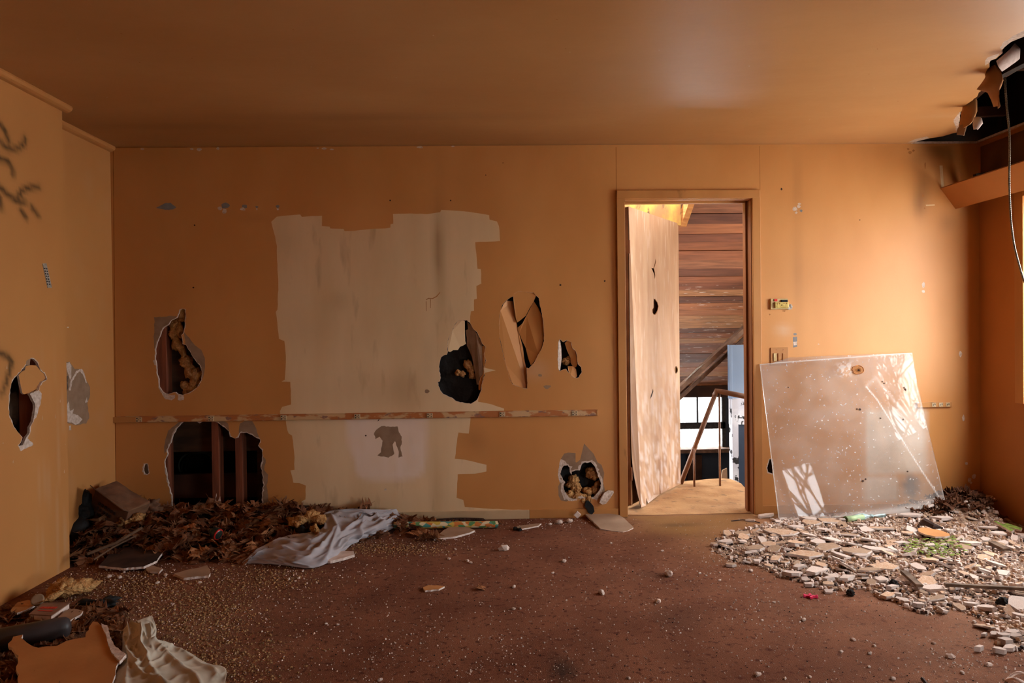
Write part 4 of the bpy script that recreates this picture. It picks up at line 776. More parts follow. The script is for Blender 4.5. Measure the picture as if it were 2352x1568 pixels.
# handrail
MT['rail'] = pmat('worn_wood_rail', (146, 106, 80), (110, 76, 58), 9, .6, .3, 60, world=True)
YR = 5.5; top = onY(1646, 897, YR); T = thing('stair_handrail', 'worn brown wooden handrail with thin balusters at the edge of the landing beyond the doorway', 'handrail', (top.x, YR, 0))
e2 = onY(1726, 913, YR - .1); low = onY(1552, 1140, YR + .12)
mb = MB(); mb.tube([e2, top.lerp(e2, .12), top, top.lerp(low, .04)], [.021] * 4, 12); link('rail', mb, 'rail', T, smooth=True)
mb = MB(); mb.tube([top, low], [.019, .019], 12); link('rail', mb, 'rail', T, smooth=True)
for px, pt, pbm in ((1652, 903, 1102), (1594, 1030, 1106)):
    a = onY(px, pt, YR); b = onY(px, pbm, YR); mb = MB(); mb.tube([a, (a.x, YR, -.02)], .0085, 8); link('baluster', mb, 'rail', T, smooth=True)
# outdoors: pale ground and bare trees
MT['ground'] = pmat('pale_winter_ground', (232, 228, 222), (206, 200, 190), .6, .95, .2, 5, world=True); MT['bark'] = pmat('grey_bark', (92, 80, 72), (66, 56, 50), 9, .9, .3)
mb = MB(); mb.box((14.4, 4, -.4), (22, 60, .1)); mb.box((-14.0, 4, -.4), (22, 60, .1)); mb.box((.2, 25, -3.2), (8, 32, .1)); mb.box((.2, -20, -.4), (8, 36, .1)); props(link('ground', mb, 'ground'), kind='structure')
def tree(x, y, z, h, seed, label):
    rd = random.Random(seed); mb = MB()
    def br(p, d, L, r, lv):
        q = p; pts = [p]; dd = d.copy(); 
        for k in range(4):
            dd = (dd + Vector((rd.uniform(-.2, .2), rd.uniform(-.2, .2), rd.uniform(-.05, .15)))).normalized(); q = q + dd * L / 4; pts.append(q)
        mb.tube(pts, [r, r * .9, r * .78, r * .66, r * .5], 7 if lv < 2 else 4)
        if lv < 4:
            for k in range(5 if lv else 7):
                t_ = pts[rd.choice([2, 3, 4])] if lv else pts[rd.choice([2, 3, 3, 4, 4])]
                nd = (dd + Vector((rd.uniform(-1, 1), rd.uniform(-1, 1), rd.uniform(-.2, .7)))).normalized(); br(t_, nd, L * rd.uniform(.55, .8), r * .55, lv + 1)
    br(Vector((x, y, z)), Vector((0, 0, 1)), h * .42, h * .013, 0)
    props(link('bare_tree', mb, 'bark'), label, 'tree', 'bare trees outside the openings')
tl = 'leafless grey tree standing outdoors beyond the openings'
tls = ['bare tree outdoors straight beyond the opening next to the valance', 'tall bare tree outdoors beyond the blank stretch of window wall', 'bare tree outdoors mirrored in the lower edge of the clear sheet', 'tallest bare tree outdoors, far beyond the corner of the room', 'smaller bare tree close outside the low opening']
for i, (x, y, h) in enumerate(((5.6, -.2, 4.2), (12.5, 1.5, 8), (6.1, -7.6, 4.6), (14, 9.5, 8), (4.9, -4.3, 3.8))): tree(x, y, -.35, h, 30 + i, tls[i])
tree(1.0, 13, -3.1, 6, 77, 'nearer bare tree seen through the far stairwell window'); tree(4.2, 20, -3.1, 7, 78, 'farther bare tree outdoors behind the far stairwell window')

# ================================================================ WALL FITTINGS
MT['beige'] = pmat('yellowed_plastic', (206, 180, 128), (178, 150, 98), 30, .5, .1); MT['gold'] = pmat('yellowed_brass_plate', (206, 182, 108), (170, 142, 74), 40, .35, .1, metal=.3); MT['red'] = pmat('red_plastic', (200, 40, 34), rough=.4, bump=0)
c = onY(1788, 698); T = thing('broken_thermostat', 'open broken thermostat with brass plate and red dot on the wall beside the door frame', 'thermostat', (c.x, D, c.z - .035))
P = lambda px, py, d=0: onY(px, py) + Vector((0, -d, 0))
def plate(nm, x0, y0, x1, y1, d0, d1, mat, par, bev=.0015):
    a, b = P(x0, y0), P(x1, y1); mb = MB(); mb.box(((a.x + b.x) / 2, D - (d0 + d1) / 2, (a.z + b.z) / 2), (abs(b.x - a.x), d1 - d0, abs(a.z - b.z))); return link(nm, mb, mat, par, bevel=bev)
plate('base', 1768.5, 686, 1808, 710, 0, .014, 'beige', T); pl2 = plate('mounting_plate', 1777, 694, 1808, 707, .014, .026, 'gold', T)
plate('lever', 1776, 687, 1783, 692, .014, .019, 'red', T, .0005); plate('contact_block', 1792, 689, 1806, 694, .014, .024, 'black', T, .0005)
for px, py in ((1782, 698), (1787, 698), (1792, 701), (1797, 697), (1803, 697)):
    a = P(px, py, .026); mb = MB(); mb.tube([a, a + Vector((0, -.003, 0))], .0028, 8); sub('screw', mb, 'brass' if px != 1792 else 'black', pl2, T)
mb = MB(); mb.prism([P(1808, 700, .012), P(1814, 698, .02), P(1819, 704, .012), P(1817, 710, .01), P(1809, 711, .012)], (0, -1, 0), .008); link('broken_cover_edge', mb, 'greyplaster', T)
c = onY(1789, 817); T = thing('switch_plate', 'tan painted triple light switch plate on the wall above the leaning clear sheet', 'switch', (c.x, D, c.z - .06))
pl1 = plate('plate', 1769, 798, 1810, 838, 0, .006, 'trimpaint', T, .002)
for k, (px, m) in enumerate(((1779, 'beige'), (1789.5, 'trimpaint'), (1800, 'trimpaint'))):
    plate('toggle', px - 3.6, 811, px + 3.6, 829, .006, .011, m, T, .001)
for px, py in ((1782, 803), (1798, 803)):
    a = P(px, py, .006); mb = MB(); mb.tube([a, a + Vector((0, -.0015, 0))], .003, 8); sub('screw', mb, 'jamb', pl1, T)
# paper-thin peels near ceiling line left out; fallen-gypsum lumps around the lowest hole
def lump(name, pts, fn_n, th, label, mats=('gyp', 'gyp', 'gyp'), group=None, cat='plaster'):
    mb = MB(); mb.prism(pts, fn_n, th, 0, 1, 2); o = link(name, mb, list(mats), bevel=.0015); props(o, label, cat, group); return o
q = Z(1250, 1000, 6.53, [(830, 1010), (840, 950), (900, 860), (960, 825), (1040, 830), (1045, 855), (990, 940), (930, 1020), (880, 1035)])
o = flap(q, [-.02, -.022, -.03, -.02, -.01, -.01, -.02, -.02, -.02], 'gyp', 'hanging_plaster_chunk', wb, .01)
q = Z(1250, 1000, 6.53, [(605, 1060), (630, 980), (660, 975), (700, 1010), (740, 1060), (755, 1140), (715, 1185), (660, 1160), (640, 1110)])
pts = [onY(a, b, D - .02) for a, b in q]; mb = MB(); mb.prism(pts, (0, -1, 0), .012); o = link('tar_paper_scrap', mb, 'blackpaper', wb)

# ================================================================ LEANING CLEAR SHEET
sm, st_, sb = newmat('dusty_clear_acrylic'); N = st_.nodes; L = st_.links
tcn = N.new('ShaderNodeTexCoord'); n1 = N.new('ShaderNodeTexNoise'); n1.inputs['Scale'].default_value = 5; n1.inputs['Detail'].default_value = 6; L.new(tcn.outputs['Object'], n1.inputs['Vector'])
n2 = N.new('ShaderNodeTexNoise'); n2.inputs['Scale'].default_value = 60; n2.inputs['Detail'].default_value = 3; L.new(tcn.outputs['Object'], n2.inputs['Vector'])
r1 = N.new('ShaderNodeMapRange'); r1.inputs[1].default_value = .3; r1.inputs[2].default_value = .75; r1.inputs[3].default_value = .06; r1.inputs[4].default_value = .2; L.new(n1.outputs[0], r1.inputs[0])
r2 = N.new('ShaderNodeMapRange'); r2.inputs[1].default_value = .66; r2.inputs[2].default_value = .72; r2.inputs[3].default_value = 0; r2.inputs[4].default_value = .5; L.new(n2.outputs[0], r2.inputs[0])
sc_at = N.new('ShaderNodeAttribute'); sc_at.attribute_name = 'scratch'
ad = N.new('ShaderNodeMath'); ad.operation = 'ADD'; L.new(r1.outputs[0], ad.inputs[0]); L.new(r2.outputs[0], ad.inputs[1])
ad2 = N.new('ShaderNodeMath'); ad2.operation = 'ADD'; ad2.use_clamp = True; L.new(ad.outputs[0], ad2.inputs[0]); L.new(sc_at.outputs['Fac'], ad2.inputs[1])
df = N.new('ShaderNodeBsdfDiffuse'); df.inputs[0].default_value = (.82, .74, .68, 1); tp = N.new('ShaderNodeBsdfTransparent'); tp.inputs[0].default_value = (.97, .96, .94, 1)
gl = N.new('ShaderNodeBsdfGlossy'); gl.inputs['Roughness'].default_value = .02; fs = N.new('ShaderNodeFresnel'); fs.inputs[0].default_value = 1.5
m1 = N.new('ShaderNodeMixShader'); L.new(ad2.outputs[0], m1.inputs[0]); L.new(tp.outputs[0], m1.inputs[1]); L.new(df.outputs[0], m1.inputs[2])
m2 = N.new('ShaderNodeMixShader'); fm = N.new('ShaderNodeMath'); fm.operation = 'MULTIPLY'; fm.inputs[1].default_value = .35; L.new(fs.outputs[0], fm.inputs[0]); L.new(fm.outputs[0], m2.inputs[0]); L.new(m1.outputs[0], m2.inputs[1]); L.new(gl.outputs[0], m2.inputs[2]); L.new(m2.outputs[0], N['Material Output'].inputs[0]); MT['acryl'] = sm
c4 = [onY(1745, 836, D - .03), onY(2095, 810, D - .03), onY(2177, 1174, 4.40), onY(1789, 1194, 4.44)]
def sheetpos(s, t, d=0):   # s along the width 0..1, t downwards 0..1
    p = c4[0].lerp(c4[1], s).lerp(c4[3].lerp(c4[2], s), t)
    bow = -.004 * math.sin(math.pi * s) * t + .002 * math.sin(math.pi * t)
    dn = Vector((0, -1, .2)).normalized(); return p - dn * (bow + d) * 1.0
def sheet_st(px, py):
    s, t = .5, .5
    for _ in range(30):
        p = sheetpos(s, t); v = p - CAM; X = CX + FPX * v.dot(CR) / v.dot(CF); Y = CY - FPX * v.dot(CU) / v.dot(CF); s += (px - X) / 380; t += (py - Y) / 370
    return s, t
hp = [(1.0 * math.cos(a) * random.uniform(.85, 1.15), math.sin(a) * random.uniform(.85, 1.1)) for a in np.linspace(0, 6.0, 18)]
hole_s = []
for a_, b_ in hp: hole_s.append(sheet_st(1970 + a_ * 13, 849 + b_ * 10))
scr = [sheet_st(*q) for q in ((1990, 888), (2015, 918), (2045, 965), (2085, 1030), (2120, 1085), (2150, 1130), (2175, 1170))]
scr2 = [sheet_st(*q) for q in ((2172, 1148), (2120, 1162), (2060, 1172), (1990, 1180), (1930, 1188))]
def m_scr(u, v):
    d = segdist(u, v, scr); e = segdist(u, v, scr2); f = segdist(u, v, [sheet_st(1990, 888), sheet_st(2012, 866), sheet_st(2070, 940)]); h = segdist(u, v, [sheet_st(1958, 845)]+[sheet_st(1935, 850)])
    return .5 * np.exp(-(d / .0035) ** 2) + .3 * np.exp(-(e / .02) ** 2) + .12 * np.exp(-(f / .01) ** 2) + .3 * np.exp(-(h / .04) ** 2) * (soft_noise(u, v, 60, 1) > 0) + .4 * np.exp(-(np.minimum(np.minimum(u, 1 - u), np.minimum(v, 1 - v)) / .004) ** 2)
T = thing('clear_plastic_sheet', 'dusty clear plastic sheet with a round broken hole leaning against the wall beside the doorway', 'sheet', (c4[3].x + .5, 4.44, 0))
o = sheet('sheet_panel', lambda a, b, d: tuple(sheetpos(a, b, d)), [(0, 0), (.08, -.0), (.2, -.03), (1, 0), (.99, .2), (1, 1), (0, 1)], [hole_s], [], ['acryl', 'acryl', 'acryl'], .003, .006, (0, -1, 0), dict(scratch=m_scr))
o.data.transform(Matrix.Translation(-Vector(T.location))); o.parent = T; o.data.polygons.foreach_set('use_smooth', [True] * len(o.data.polygons))
MT['melt'] = pmat('melted_orange_brown_rim', (190, 120, 54), (140, 80, 36), 60, .6, .4)
ringp = [sheetpos(*q) + Vector((0, -.003, 0)) for q in hole_s]; ringp.append(ringp[0]); mb = MB(); mb.tube(ringp, .0035, 6, cap=False); link('hole_rim', mb, 'melt', T, smooth=True)
MT['speck'] = pmat('dark_dried_dirt', (74, 52, 40), (50, 36, 30), 30, .9, .2)
for px, py, r in ((1975, 940, 3), (1968, 939, 2), (2079, 894, 3), (2076, 890, 2), (1981, 1104, 3), (1988, 1100, 2), (2022, 960, 2), (2074, 963, 2), (1810, 889, 1.5), (2084, 1082, 2), (2026, 876, 2), (2030, 880, 2)):
    s, t = sheet_st(px, py); p = sheetpos(s, t); mb = MB(); mb.prism([p + Vector((r / 350 * math.cos(a) * random.uniform(.6, 1.2), -.003, r / 350 * math.sin(a) * random.uniform(.6, 1.2))) for a in np.linspace(0, 5.4, 7)], (0, -1, 0), .002); link('dirt_fleck', mb, 'speck', T)
# ================================================================ HANGING CABLE
MT['steel'] = pmat('galvanised_steel', (140, 134, 118), (90, 84, 74), 200, .4, .4, metal=.5)
YC = 3.55; cp = [(2308, 100), (2308, 170), (2312, 240), (2318, 300), (2319, 350), (2318, 400), (2319, 450), (2322, 505), (2329, 560), (2340, 605), (2354, 650), (2375, 700), (2405, 740)]
P3 = [onY(a, b, YC) for a, b in cp]; P3 += [P3[-1] + Vector(v) for v in ((.10, -.03, -.22), (.15, -.05, -.5), (.10, -.05, -.8), (.12, -.06, -1.0))]; P3[-1].z = max(P3[-1].z, .06); pts = []
for i in range(len(P3) - 1):
    p0, p1, p2, p3 = P3[max(i - 1, 0)], P3[i], P3[i + 1], P3[min(i + 2, len(P3) - 1)]
    for k in range(24):
        t = k / 24; pts.append(.5 * ((2 * p1) + (p2 - p0) * t + (2 * p0 - 5 * p1 + 4 * p2 - p3) * t * t + (3 * p1 - p0 - 3 * p2 + p3) * t ** 3))
mb = MB(); mb.tube(pts, [.0055 if (i % 2) else .0042 for i in range(len(pts))], 8); o = link('armoured_cable', mb, 'steel', smooth=False); props(o, 'thin ribbed metal cable hanging from the torn ceiling hole in front of the sloping board', 'cable')
# ================================================================ FLOOR DEBRIS
MT['plaster'] = pmat('pinkish_white_plaster', (222, 202, 190), (200, 176, 160), 14, .95, .5, 60, rnd=.14)
MT['plasteredge'] = pmat('crumbly_plaster_edge', (230, 214, 204), (196, 174, 160), 50, .95, .8, 70, bdist=.004, rnd=.1)
MT['plastertan'] = pmat('plaster_with_tan_paint', (186, 142, 108), (206, 176, 150), 9, .8, .3, 60, rnd=.18)
MT['plasterorange'] = pmat('plaster_with_orange_paint', (192, 134, 80), (178, 120, 70), 6, .6, .15, 60)
MT['graypaperf'] = pmat('grey_brown_paper_face', (172, 142, 116), (152, 122, 98), 6, .85, .2, 60)
MT['oakleaf'] = pmat('dry_brown_oak_leaf', (128, 78, 46), (92, 54, 32), 30, .75, .4, 60, rnd=.35)
MT['oakleaf2'] = pmat('pale_dry_oak_leaf', (166, 112, 70), (124, 76, 46), 30, .75, .4, 60, rnd=.3)
MT['litter'] = pmat('dark_leaf_litter', (70, 40, 26), (36, 22, 15), 40, .95, 1, 50, bdist=.03)
MT['moss'] = pmat('bright_green_moss', (134, 148, 62), (84, 100, 40), 60, 1, .9, 120, bdist=.006)
MT['darkdirt'] = pmat('black_dirt', (40, 34, 30), (26, 22, 20), 40, .95, .6)
MT['grit'] = pmat('tan_grit', (176, 138, 92), (126, 92, 60), 60, .9, .3)
RUB = FP([(1625, 1262), (1640, 1236), (1700, 1215), (1760, 1200), (1800, 1190), (2000, 1176), (2180, 1165), (2340, 1160), (2700, 1165), (2700, 1500), (2352, 1500), (2290, 1478), (2262, 1430), (2200, 1400), (2120, 1415), (2060, 1385), (2010, 1370), (1980, 1352), (1900, 1362), (1850, 1340), (1800, 1330), (1740, 1300), (1680, 1290)])
RUB = [(min(x, XR - .03), min(y, D - .03)) for x, y in RUB]
def rub_h(u, v):     # height of the rubble bed
    u = np.atleast_1d(u); v = np.atleast_1d(v); P = np.stack([u, v], 1); ins = inpoly(P, RUB); d = segdist(u, v, RUB + RUB[:1])
    h = np.where(ins, np.clip(d / .25, 0, 1) ** .7 * .022, 0); h += np.where(ins, .05 * blob(u, v, FP([(2230, 1190)])[0], .35, .22) + .03 * np.clip((u - 2.6) / .6, 0, 1), 0)
    h += .06 * blob(u, v, (3.0, 4.52), .32, .2)
    return h
g = .02; xs = np.arange(1.2, XR - .005, g); ys_ = np.arange(2.3, D - .015, g)
mb = MB(); idx = {}
X, Y = np.meshgrid(xs, ys_, indexing='ij'); Hh = rub_h(X.ravel(), Y.ravel()).reshape(X.shape)
nz = np.array([noise.noise(Vector((a * 14, b * 14, 0))) for a, b in zip(X.ravel(), Y.ravel())]).reshape(X.shape)
for i in range(len(xs)):
    for j in range(len(ys_)):
        idx[i, j] = len(mb.v); mb.v.append((X[i, j], Y[i, j], Hh[i, j] * (1 + .35 * nz[i, j]) - .002 if Hh[i, j] > .002 else -.004))
for i in range(len(xs) - 1):
    for j in range(len(ys_) - 1):
        if Hh[i:i + 2, j:j + 2].max() > .002: mb.f.append((idx[i, j], idx[i + 1, j], idx[i + 1, j + 1], idx[i, j + 1])); mb.m.append(0)
MT['rubbed'] = pmat('crushed_plaster_and_dirt', (168, 136, 110), (88, 56, 40), 26, .95, 1, 70, bdist=.02, lo=.4, hi=.6, world=True, extra=((214, 196, 180), 60, .6, .05))
props(link('rubble_bed', mb, 'rubbed', smooth=True, center=False), 'crushed plaster dust and dirt underneath the broken chunks by the window wall', 'rubble', kind='stuff')
# chunk meshes
def chunk_mesh(i, size, th, mats, seed):
    rd = random.Random(seed); n = rd.randint(4, 8); el = rd.uniform(.5, .95); mb = MB(); a0 = rd.uniform(0, 6)
    top = []
    for k in range(n):
        a = a0 + 6.283 * (k + rd.uniform(-.3, .3)) / n; r = size * rd.uniform(.75, 1.15); top.append((r * math.cos(a), r * el * math.sin(a)))
    top = rough(top, size * .45, size * .03); k = len(top)
    tz = [th + rd.uniform(-.0015, .0015) for _ in top]; bot = grow(top, size * .03, size * .07)
    mid = grow(top, size * .05, size * .05)
    vs = [(x, y, z) for (x, y), z in zip(top, tz)] + [(x, y, th * .5) for x, y in mid] + [(x, y, 0) for x, y in bot]
    fs = [tuple(range(k)), tuple(range(3 * k - 1, 2 * k - 1, -1))] + [(i_, k + i_, k + (i_ + 1) % k, (i_ + 1) % k) for i_ in range(k)] + [(k + i_, 2 * k + i_, 2 * k + (i_ + 1) % k, k + (i_ + 1) % k) for i_ in range(k)]
    mb.add(vs, fs, [0, 1] + [1] * (2 * k)); me = bpy.data.meshes.new('plaster_chunk'); me.from_pydata(mb.v, [], mb.f)
    for m in mats: me.materials.append(MT[m])
    me.polygons.foreach_set('material_index', mb.m); me.update(); return me
CH = {}
for kind_, mats in (('w', ('plaster', 'plasteredge')), ('t', ('plastertan', 'plasteredge')), ('p', ('graypaperf', 'plasteredge'))):
    CH[kind_] = [chunk_mesh(i, 1, .22 if kind_ == 'w' else .17, mats, 100 + i + ord(kind_)) for i in range(8)]
PEB = []
for i in range(8):   # rounder nubs
    bm = bmesh.new(); bmesh.ops.create_icosphere(bm, subdivisions=2, radius=1)
    for v in bm.verts: v.co = v.co * (1 + .35 * noise.noise(v.co * 1.3 + Vector((i * 5, 0, 0)))); v.co.z = max(v.co.z * .62, -.45) + .45
    me = bpy.data.meshes.new('plaster_nub'); bm.to_mesh(me); bm.free(); me.materials.append(MT['plaster']); PEB.append(me)
def put(me, x, y, z, s, rz=None, tilt=0, label=None, cat='plaster fragment', group=None, name='plaster_fragment', sy=1, thk=None):
    o = bpy.data.objects.new(name, me); COL.objects.link(o); rz = random.uniform(0, 6.28) if rz is None else rz
    o.location = (x, y, z); ta = random.uniform(0, 6.28)
    o.rotation_euler = (tilt * math.cos(ta), tilt * math.sin(ta), rz); o.scale = (s, s * sy, thk / .2 if thk else s)
    return props(o, label, cat, group)
GR = dict(group='broken plaster pieces of the rubble spread')
def frag_label(kd, px, py, hw=0):
    face = {'w': 'white-faced', 't': 'tan-faced', 'p': 'grey-paper-faced'}[kd]
    size = 'large ' if hw >= 26 else 'small ' if hw < 13 else ''
    if px < 1760: pl = 'at the doorway tip of the rubble spread'
    elif py > 1440: pl = 'in the loose cluster nearest the camera below the rubble'
    elif px > 2240: pl = 'in the rubble under the window wall'
    elif py < 1222: pl = 'in the rubble right below the clear sheet'
    elif 2040 < px < 2240 and py < 1320: pl = 'in the rubble around the green moss'
    elif py > 1290 + max(0, (px - 1850) * .12): pl = 'along the front edge of the rubble'
    else: pl = 'in the middle of the rubble spread'
    return '%s%s flat plaster fragment %s' % (size, face, pl)
LB_R = 'broken flat plaster fragment lying in the rubble spread below the clear sheet and window wall'
placed = []
def try_place(poly_pts, s, tries=60):
    for _ in range(tries):
        px = random.uniform(1640, 2352); py = random.uniform(1165, 1500); p = onZ(px, py)
        if not (p.x < XR - .08 and p.y < D - .06): continue
        if not inpoly(np.array([[p.x, p.y]]), RUB)[0]: continue
        if all((p.x - a) ** 2 + (p.y - b) ** 2 > (.62 * (s + c)) ** 2 for a, b, c in placed): return p
    return None
# traced large pieces first: (px, py, half width px, y-squash, kind)
big = [(1668, 1252, 20, .9, 'w'), (1705, 1234, 18, .7, 'p'), (1678, 1301, 14, .5, 'p'), (1795, 1235, 38, .7, 't'), (1828, 1223, 24, .4, 'w'), (1735, 1270, 32, .6, 'p'), (1765, 1262, 24, .5, 't'), (1828, 1258, 28, .5, 't'), (1780, 1292, 32, .6, 't'), (1850, 1285, 44, .7, 't'), (1895, 1270, 36, .6, 'p'), (1880, 1320, 34, .5, 'w'), (1942, 1338, 36, .5, 'w'), (1965, 1280, 36, .6, 'p'), (2010, 1276, 34, .5, 'w'), (1838, 1312, 18, .5, 'w'), (1820, 1326, 22, .6, 'w'), (1858, 1347, 12, .7, 'w'), (1905, 1340, 16, .5, 'w'), (1995, 1322, 26, .5, 'p'), (2030, 1316, 34, .6, 't'), (2048, 1360, 20, .6, 'w'), (2042, 1375, 24, .5, 't'), (2110, 1398, 14, .8, 'w'), (2200, 1384, 14, .6, 'w'), (2145, 1365, 26, .6, 'w'), (1857, 1200, 20, .7, 'w'), (1905, 1205, 36, .45, 't'), (1950, 1240, 26, .4, 'p'), (2018, 1225, 30, .4, 't'), (2090, 1200, 26, .5, 'w'), (2165, 1210, 24, .5, 'w'), (2088, 1236, 22, .5, 't'), (2075, 1260, 20, .4, 'w'), (2230, 1262, 24, .5, 'w'), (2300, 1240, 34, .35, 'w'), (2345, 1235, 40, .5, 'w'), (2270, 1228, 28, .3, 'w'), (2285, 1265, 24, .6, 'p'), (2262, 1462, 12, .6, 'w'), (2284, 1462, 14, .6, 'w'), (2305, 1470, 15, .6, 'w'), (2325, 1462, 18, .6, 'w'), (2310, 1480, 16, .6, 'w'), (2250, 1496, 16, .6, 'w'), (2318, 1492, 20, .5, 'w'), (2295, 1500, 14, .6, 'w'), (2345, 1430, 22, .4, 'w'), (1640, 1255, 10, .6, 'p'), (1758, 1188, 22, .5, 'w'), (1725, 1198, 12, .6, 'p'), (2245, 1160, 22, .6, 'p'), (2260, 1185, 26, .5, 'p'), (2335, 1195, 26, .4, 'p')]
nR = 0
def topx(p):
    v = Vector((p[0], p[1], 0)) - CAM; return CX + FPX * v.dot(CR) / v.dot(CF), CY - FPX * v.dot(CU) / v.dot(CF)
for px, py, hw, sq, kd in big:
    p = onZ(px, py); s = hw / 1.0 * p.y / FPX; h = float(rub_h(p.x, p.y)[0]); 
    if p.x > XR - s: p.x = XR - s - .02
    if p.y > D - s * .8: p.y = D - s * .8 - .02
    put(random.choice(CH[kd]), p.x, p.y, h + .003, s * 1.0, random.uniform(-.4, .4) + random.choice([0, 3.14]), random.uniform(.02, .10), frag_label(kd, px, py, hw), **GR, sy=min(1, sq * 1.6), thk=random.uniform(.011, .017)); placed.append((p.x, p.y, s * .8)); nR += 1
while nR < 232:
    s = random.choice([.02, .025, .03, .035, .045, .055]); p = try_place(RUB, s)
    if p is None: s = .018; p = try_place(RUB, s, 200)
    if p is None: break
    h = float(rub_h(p.x, p.y)[0]); kd = random.choice('wwwttp')
    put(random.choice(CH[kd]), p.x, p.y, h + .002, s, None, random.uniform(.03, .5), frag_label(kd, *topx(p), s * FPX / p.y), **GR, thk=random.uniform(.009, .014)); placed.append((p.x, p.y, s)); nR += 1
# bare-carpet nubs
LB_C = 'small white plaster nub lying alone on the bare reddish brown carpet'; nC = 0
def nub_label(px, py, r):
    size = 'large' if r >= 8 else 'medium' if r >= 5 else 'tiny'
    pl = 'in front of the pale blue-grey cloth' if px < 760 and px > 500 else 'on the gritty carpet below the leaf heap' if px <= 500 else 'near the rubble spread' if px > 1700 and py < 1500 else 'near the lower picture edge' if py > 1495 else 'on bare carpet before the paper roll and lowest wall hole' if py < 1310 else 'out in the middle of the bare carpet'
    return '%s white plaster nub %s' % (size, pl.replace('near the lower picture edge', 'on the carpet farthest from the walls'))
for px, py, r in [(1157, 1263, 12), (1295, 1290, 7), (1535, 1322, 13), (1382, 1364, 10), (1180, 1349, 6), (1512, 1383, 8), (1403, 1248, 4), (1270, 1316, 4), (1045, 1261, 3), (1031, 1284, 5), (1073, 1289, 5), (1081, 1293, 5), (1046, 1262, 3), (1008, 1452, 3), (981, 1452, 3), (1180, 1399, 5), (1195, 1398, 4), (749, 1433, 4), (775, 1435, 4), (663, 1331, 5), (678, 1335, 3), (686, 1328, 4), (695, 1312, 4), (562, 1296, 4), (1846, 1425, 7), (1521, 1266, 4), (1405, 1279, 2), (1301, 1379, 3), (1740, 1551, 9), (1860, 1555, 5), (1803, 1559, 5), (2183, 1510, 10), (1997, 1502, 5), (1960, 1470, 6), (2000, 1499, 4), (1932, 1497, 5), (2008, 1484, 5), (1996, 1532, 5), (873, 1562, 6), (1444, 1558, 5), (1607, 1317, 4), (1622, 1322, 3), (1653, 1333, 4), (1250, 1476, 3), (1724, 1312, 6), (1653, 1315, 3), (1750, 1425, 4), (1778, 1384, 4), (250, 1325, 6), (275, 1327, 6), (285, 1315, 4), (380, 1322, 6), (362, 1339, 5), (206, 1350, 4), (268, 1400, 5), (458, 1339, 5), (2050, 1560, 7), (2210, 1546, 6), (2270, 1528, 8), (2145, 1478, 5), (2238, 1430, 6)]:
    p = onZ(px, py); s = r * p.y / FPX; put(random.choice(PEB), p.x, p.y, -.001, s, sy=random.uniform(.6, .9), tilt=.0, label=nub_label(px, py, r), group='loose plaster nubs on the open carpet', name='plaster_nub'); nC += 1
# individually notable pieces
def slab(name, px, z0, th, mf, label, tilt=(0, 0), cat='board', side='plasteredge', bk=None, rgh=.012, ramp=.002, group=None, parent=None, cc=None):
    P0 = [onZ(a, b, z0) for a, b in px]; P2 = rough([(p.x, p.y) for p in P0], rgh, ramp); cx = sum(p[0] for p in P2) / len(P2); cy = sum(p[1] for p in P2) / len(P2)
    if cc: cx, cy = cc
    pts = [Vector((x, y, z0 + th + tilt[0] * (x - cx) + tilt[1] * (y - cy))) for x, y in P2]
    mb = MB(); mb.prism(pts, (0, 0, 1), th, 0, 1, 1); o = link(name, mb, [mf, side], parent); 
    if label: props(o, label, cat, group)
    return o
slab('fallen_board', Z(1250, 1000, 6.53, [(585, 1200), (640, 1210), (800, 1205), (1000, 1215), (1130, 1235), (1200, 1270), (1340, 1385), (1250, 1425), (1180, 1440), (1000, 1425), (840, 1400), (750, 1325), (700, 1285), (640, 1240)]), .004, .011, 'graypaperf', 'flat tan-grey piece of wallboard on the floor beside the foot of the door frame', (0, .06))
slab('fallen_board', Z(550, 1050, 3.03, [(1355, 575), (1420, 520), (1500, 480), (1560, 490), (1640, 520), (1600, 535), (1500, 560)]), .004, .011, 'graypaperf', 'triangular grey-tan board piece in front of the patterned paper roll', (0, .03))
slab('fallen_board', Z(0, 1050, 3.028, [(1210, 825), (1300, 800), (1390, 785), (1440, 770), (1465, 810), (1455, 835), (1380, 840), (1280, 850)]), .004, .012, 'graypaperf', 'grey-tan board piece with a white broken edge on the gritty floor below the leaf pile', (0, .04))
slab('fallen_board', [(744, 1282), (762, 1276), (790, 1271), (812, 1272), (814, 1279), (790, 1286), (760, 1293), (746, 1292)], .006, .014, 'plaster', 'thick white plaster piece under the front hem of the blue-grey cloth', (0, .02))
slab('fallen_board', [(972, 1352), (985, 1347), (1005, 1348), (1021, 1350), (1008, 1356), (990, 1358), (976, 1359)], .002, .008, 'plasterorange', 'small orange-painted plaster sliver lying alone in mid carpet', (0, .02))
slab('fallen_board', Z(1960, 1060, 6, [(890, 950), (960, 935), (1080, 955), (1220, 975), (1320, 1010), (1330, 1035), (1260, 1045), (1130, 1045), (990, 1020), (900, 985)]), .045, .010, 'plasterorange', 'oval orange-painted board lying on top of the rubble', (0, .05), rgh=.03, ramp=.0008)
slab('fallen_board', Z(1960, 1060, 6, [(1265, 425), (1500, 415), (1590, 465), (1420, 495), (1300, 520), (1280, 480)]), .10, .012, 'plaster', 'pale board leaning in the dark corner at the edge of the clear sheet', (0, .25))
slab('painted_lath', Z(1960, 1060, 6, [(1935, 850), (1965, 845), (2220, 965), (2180, 985)]), .055, .012, 'moss', 'yellow-green stained lath lying on the rubble near the window wall, its longer piece', (.05, 0), cat='lath', side='plaster')
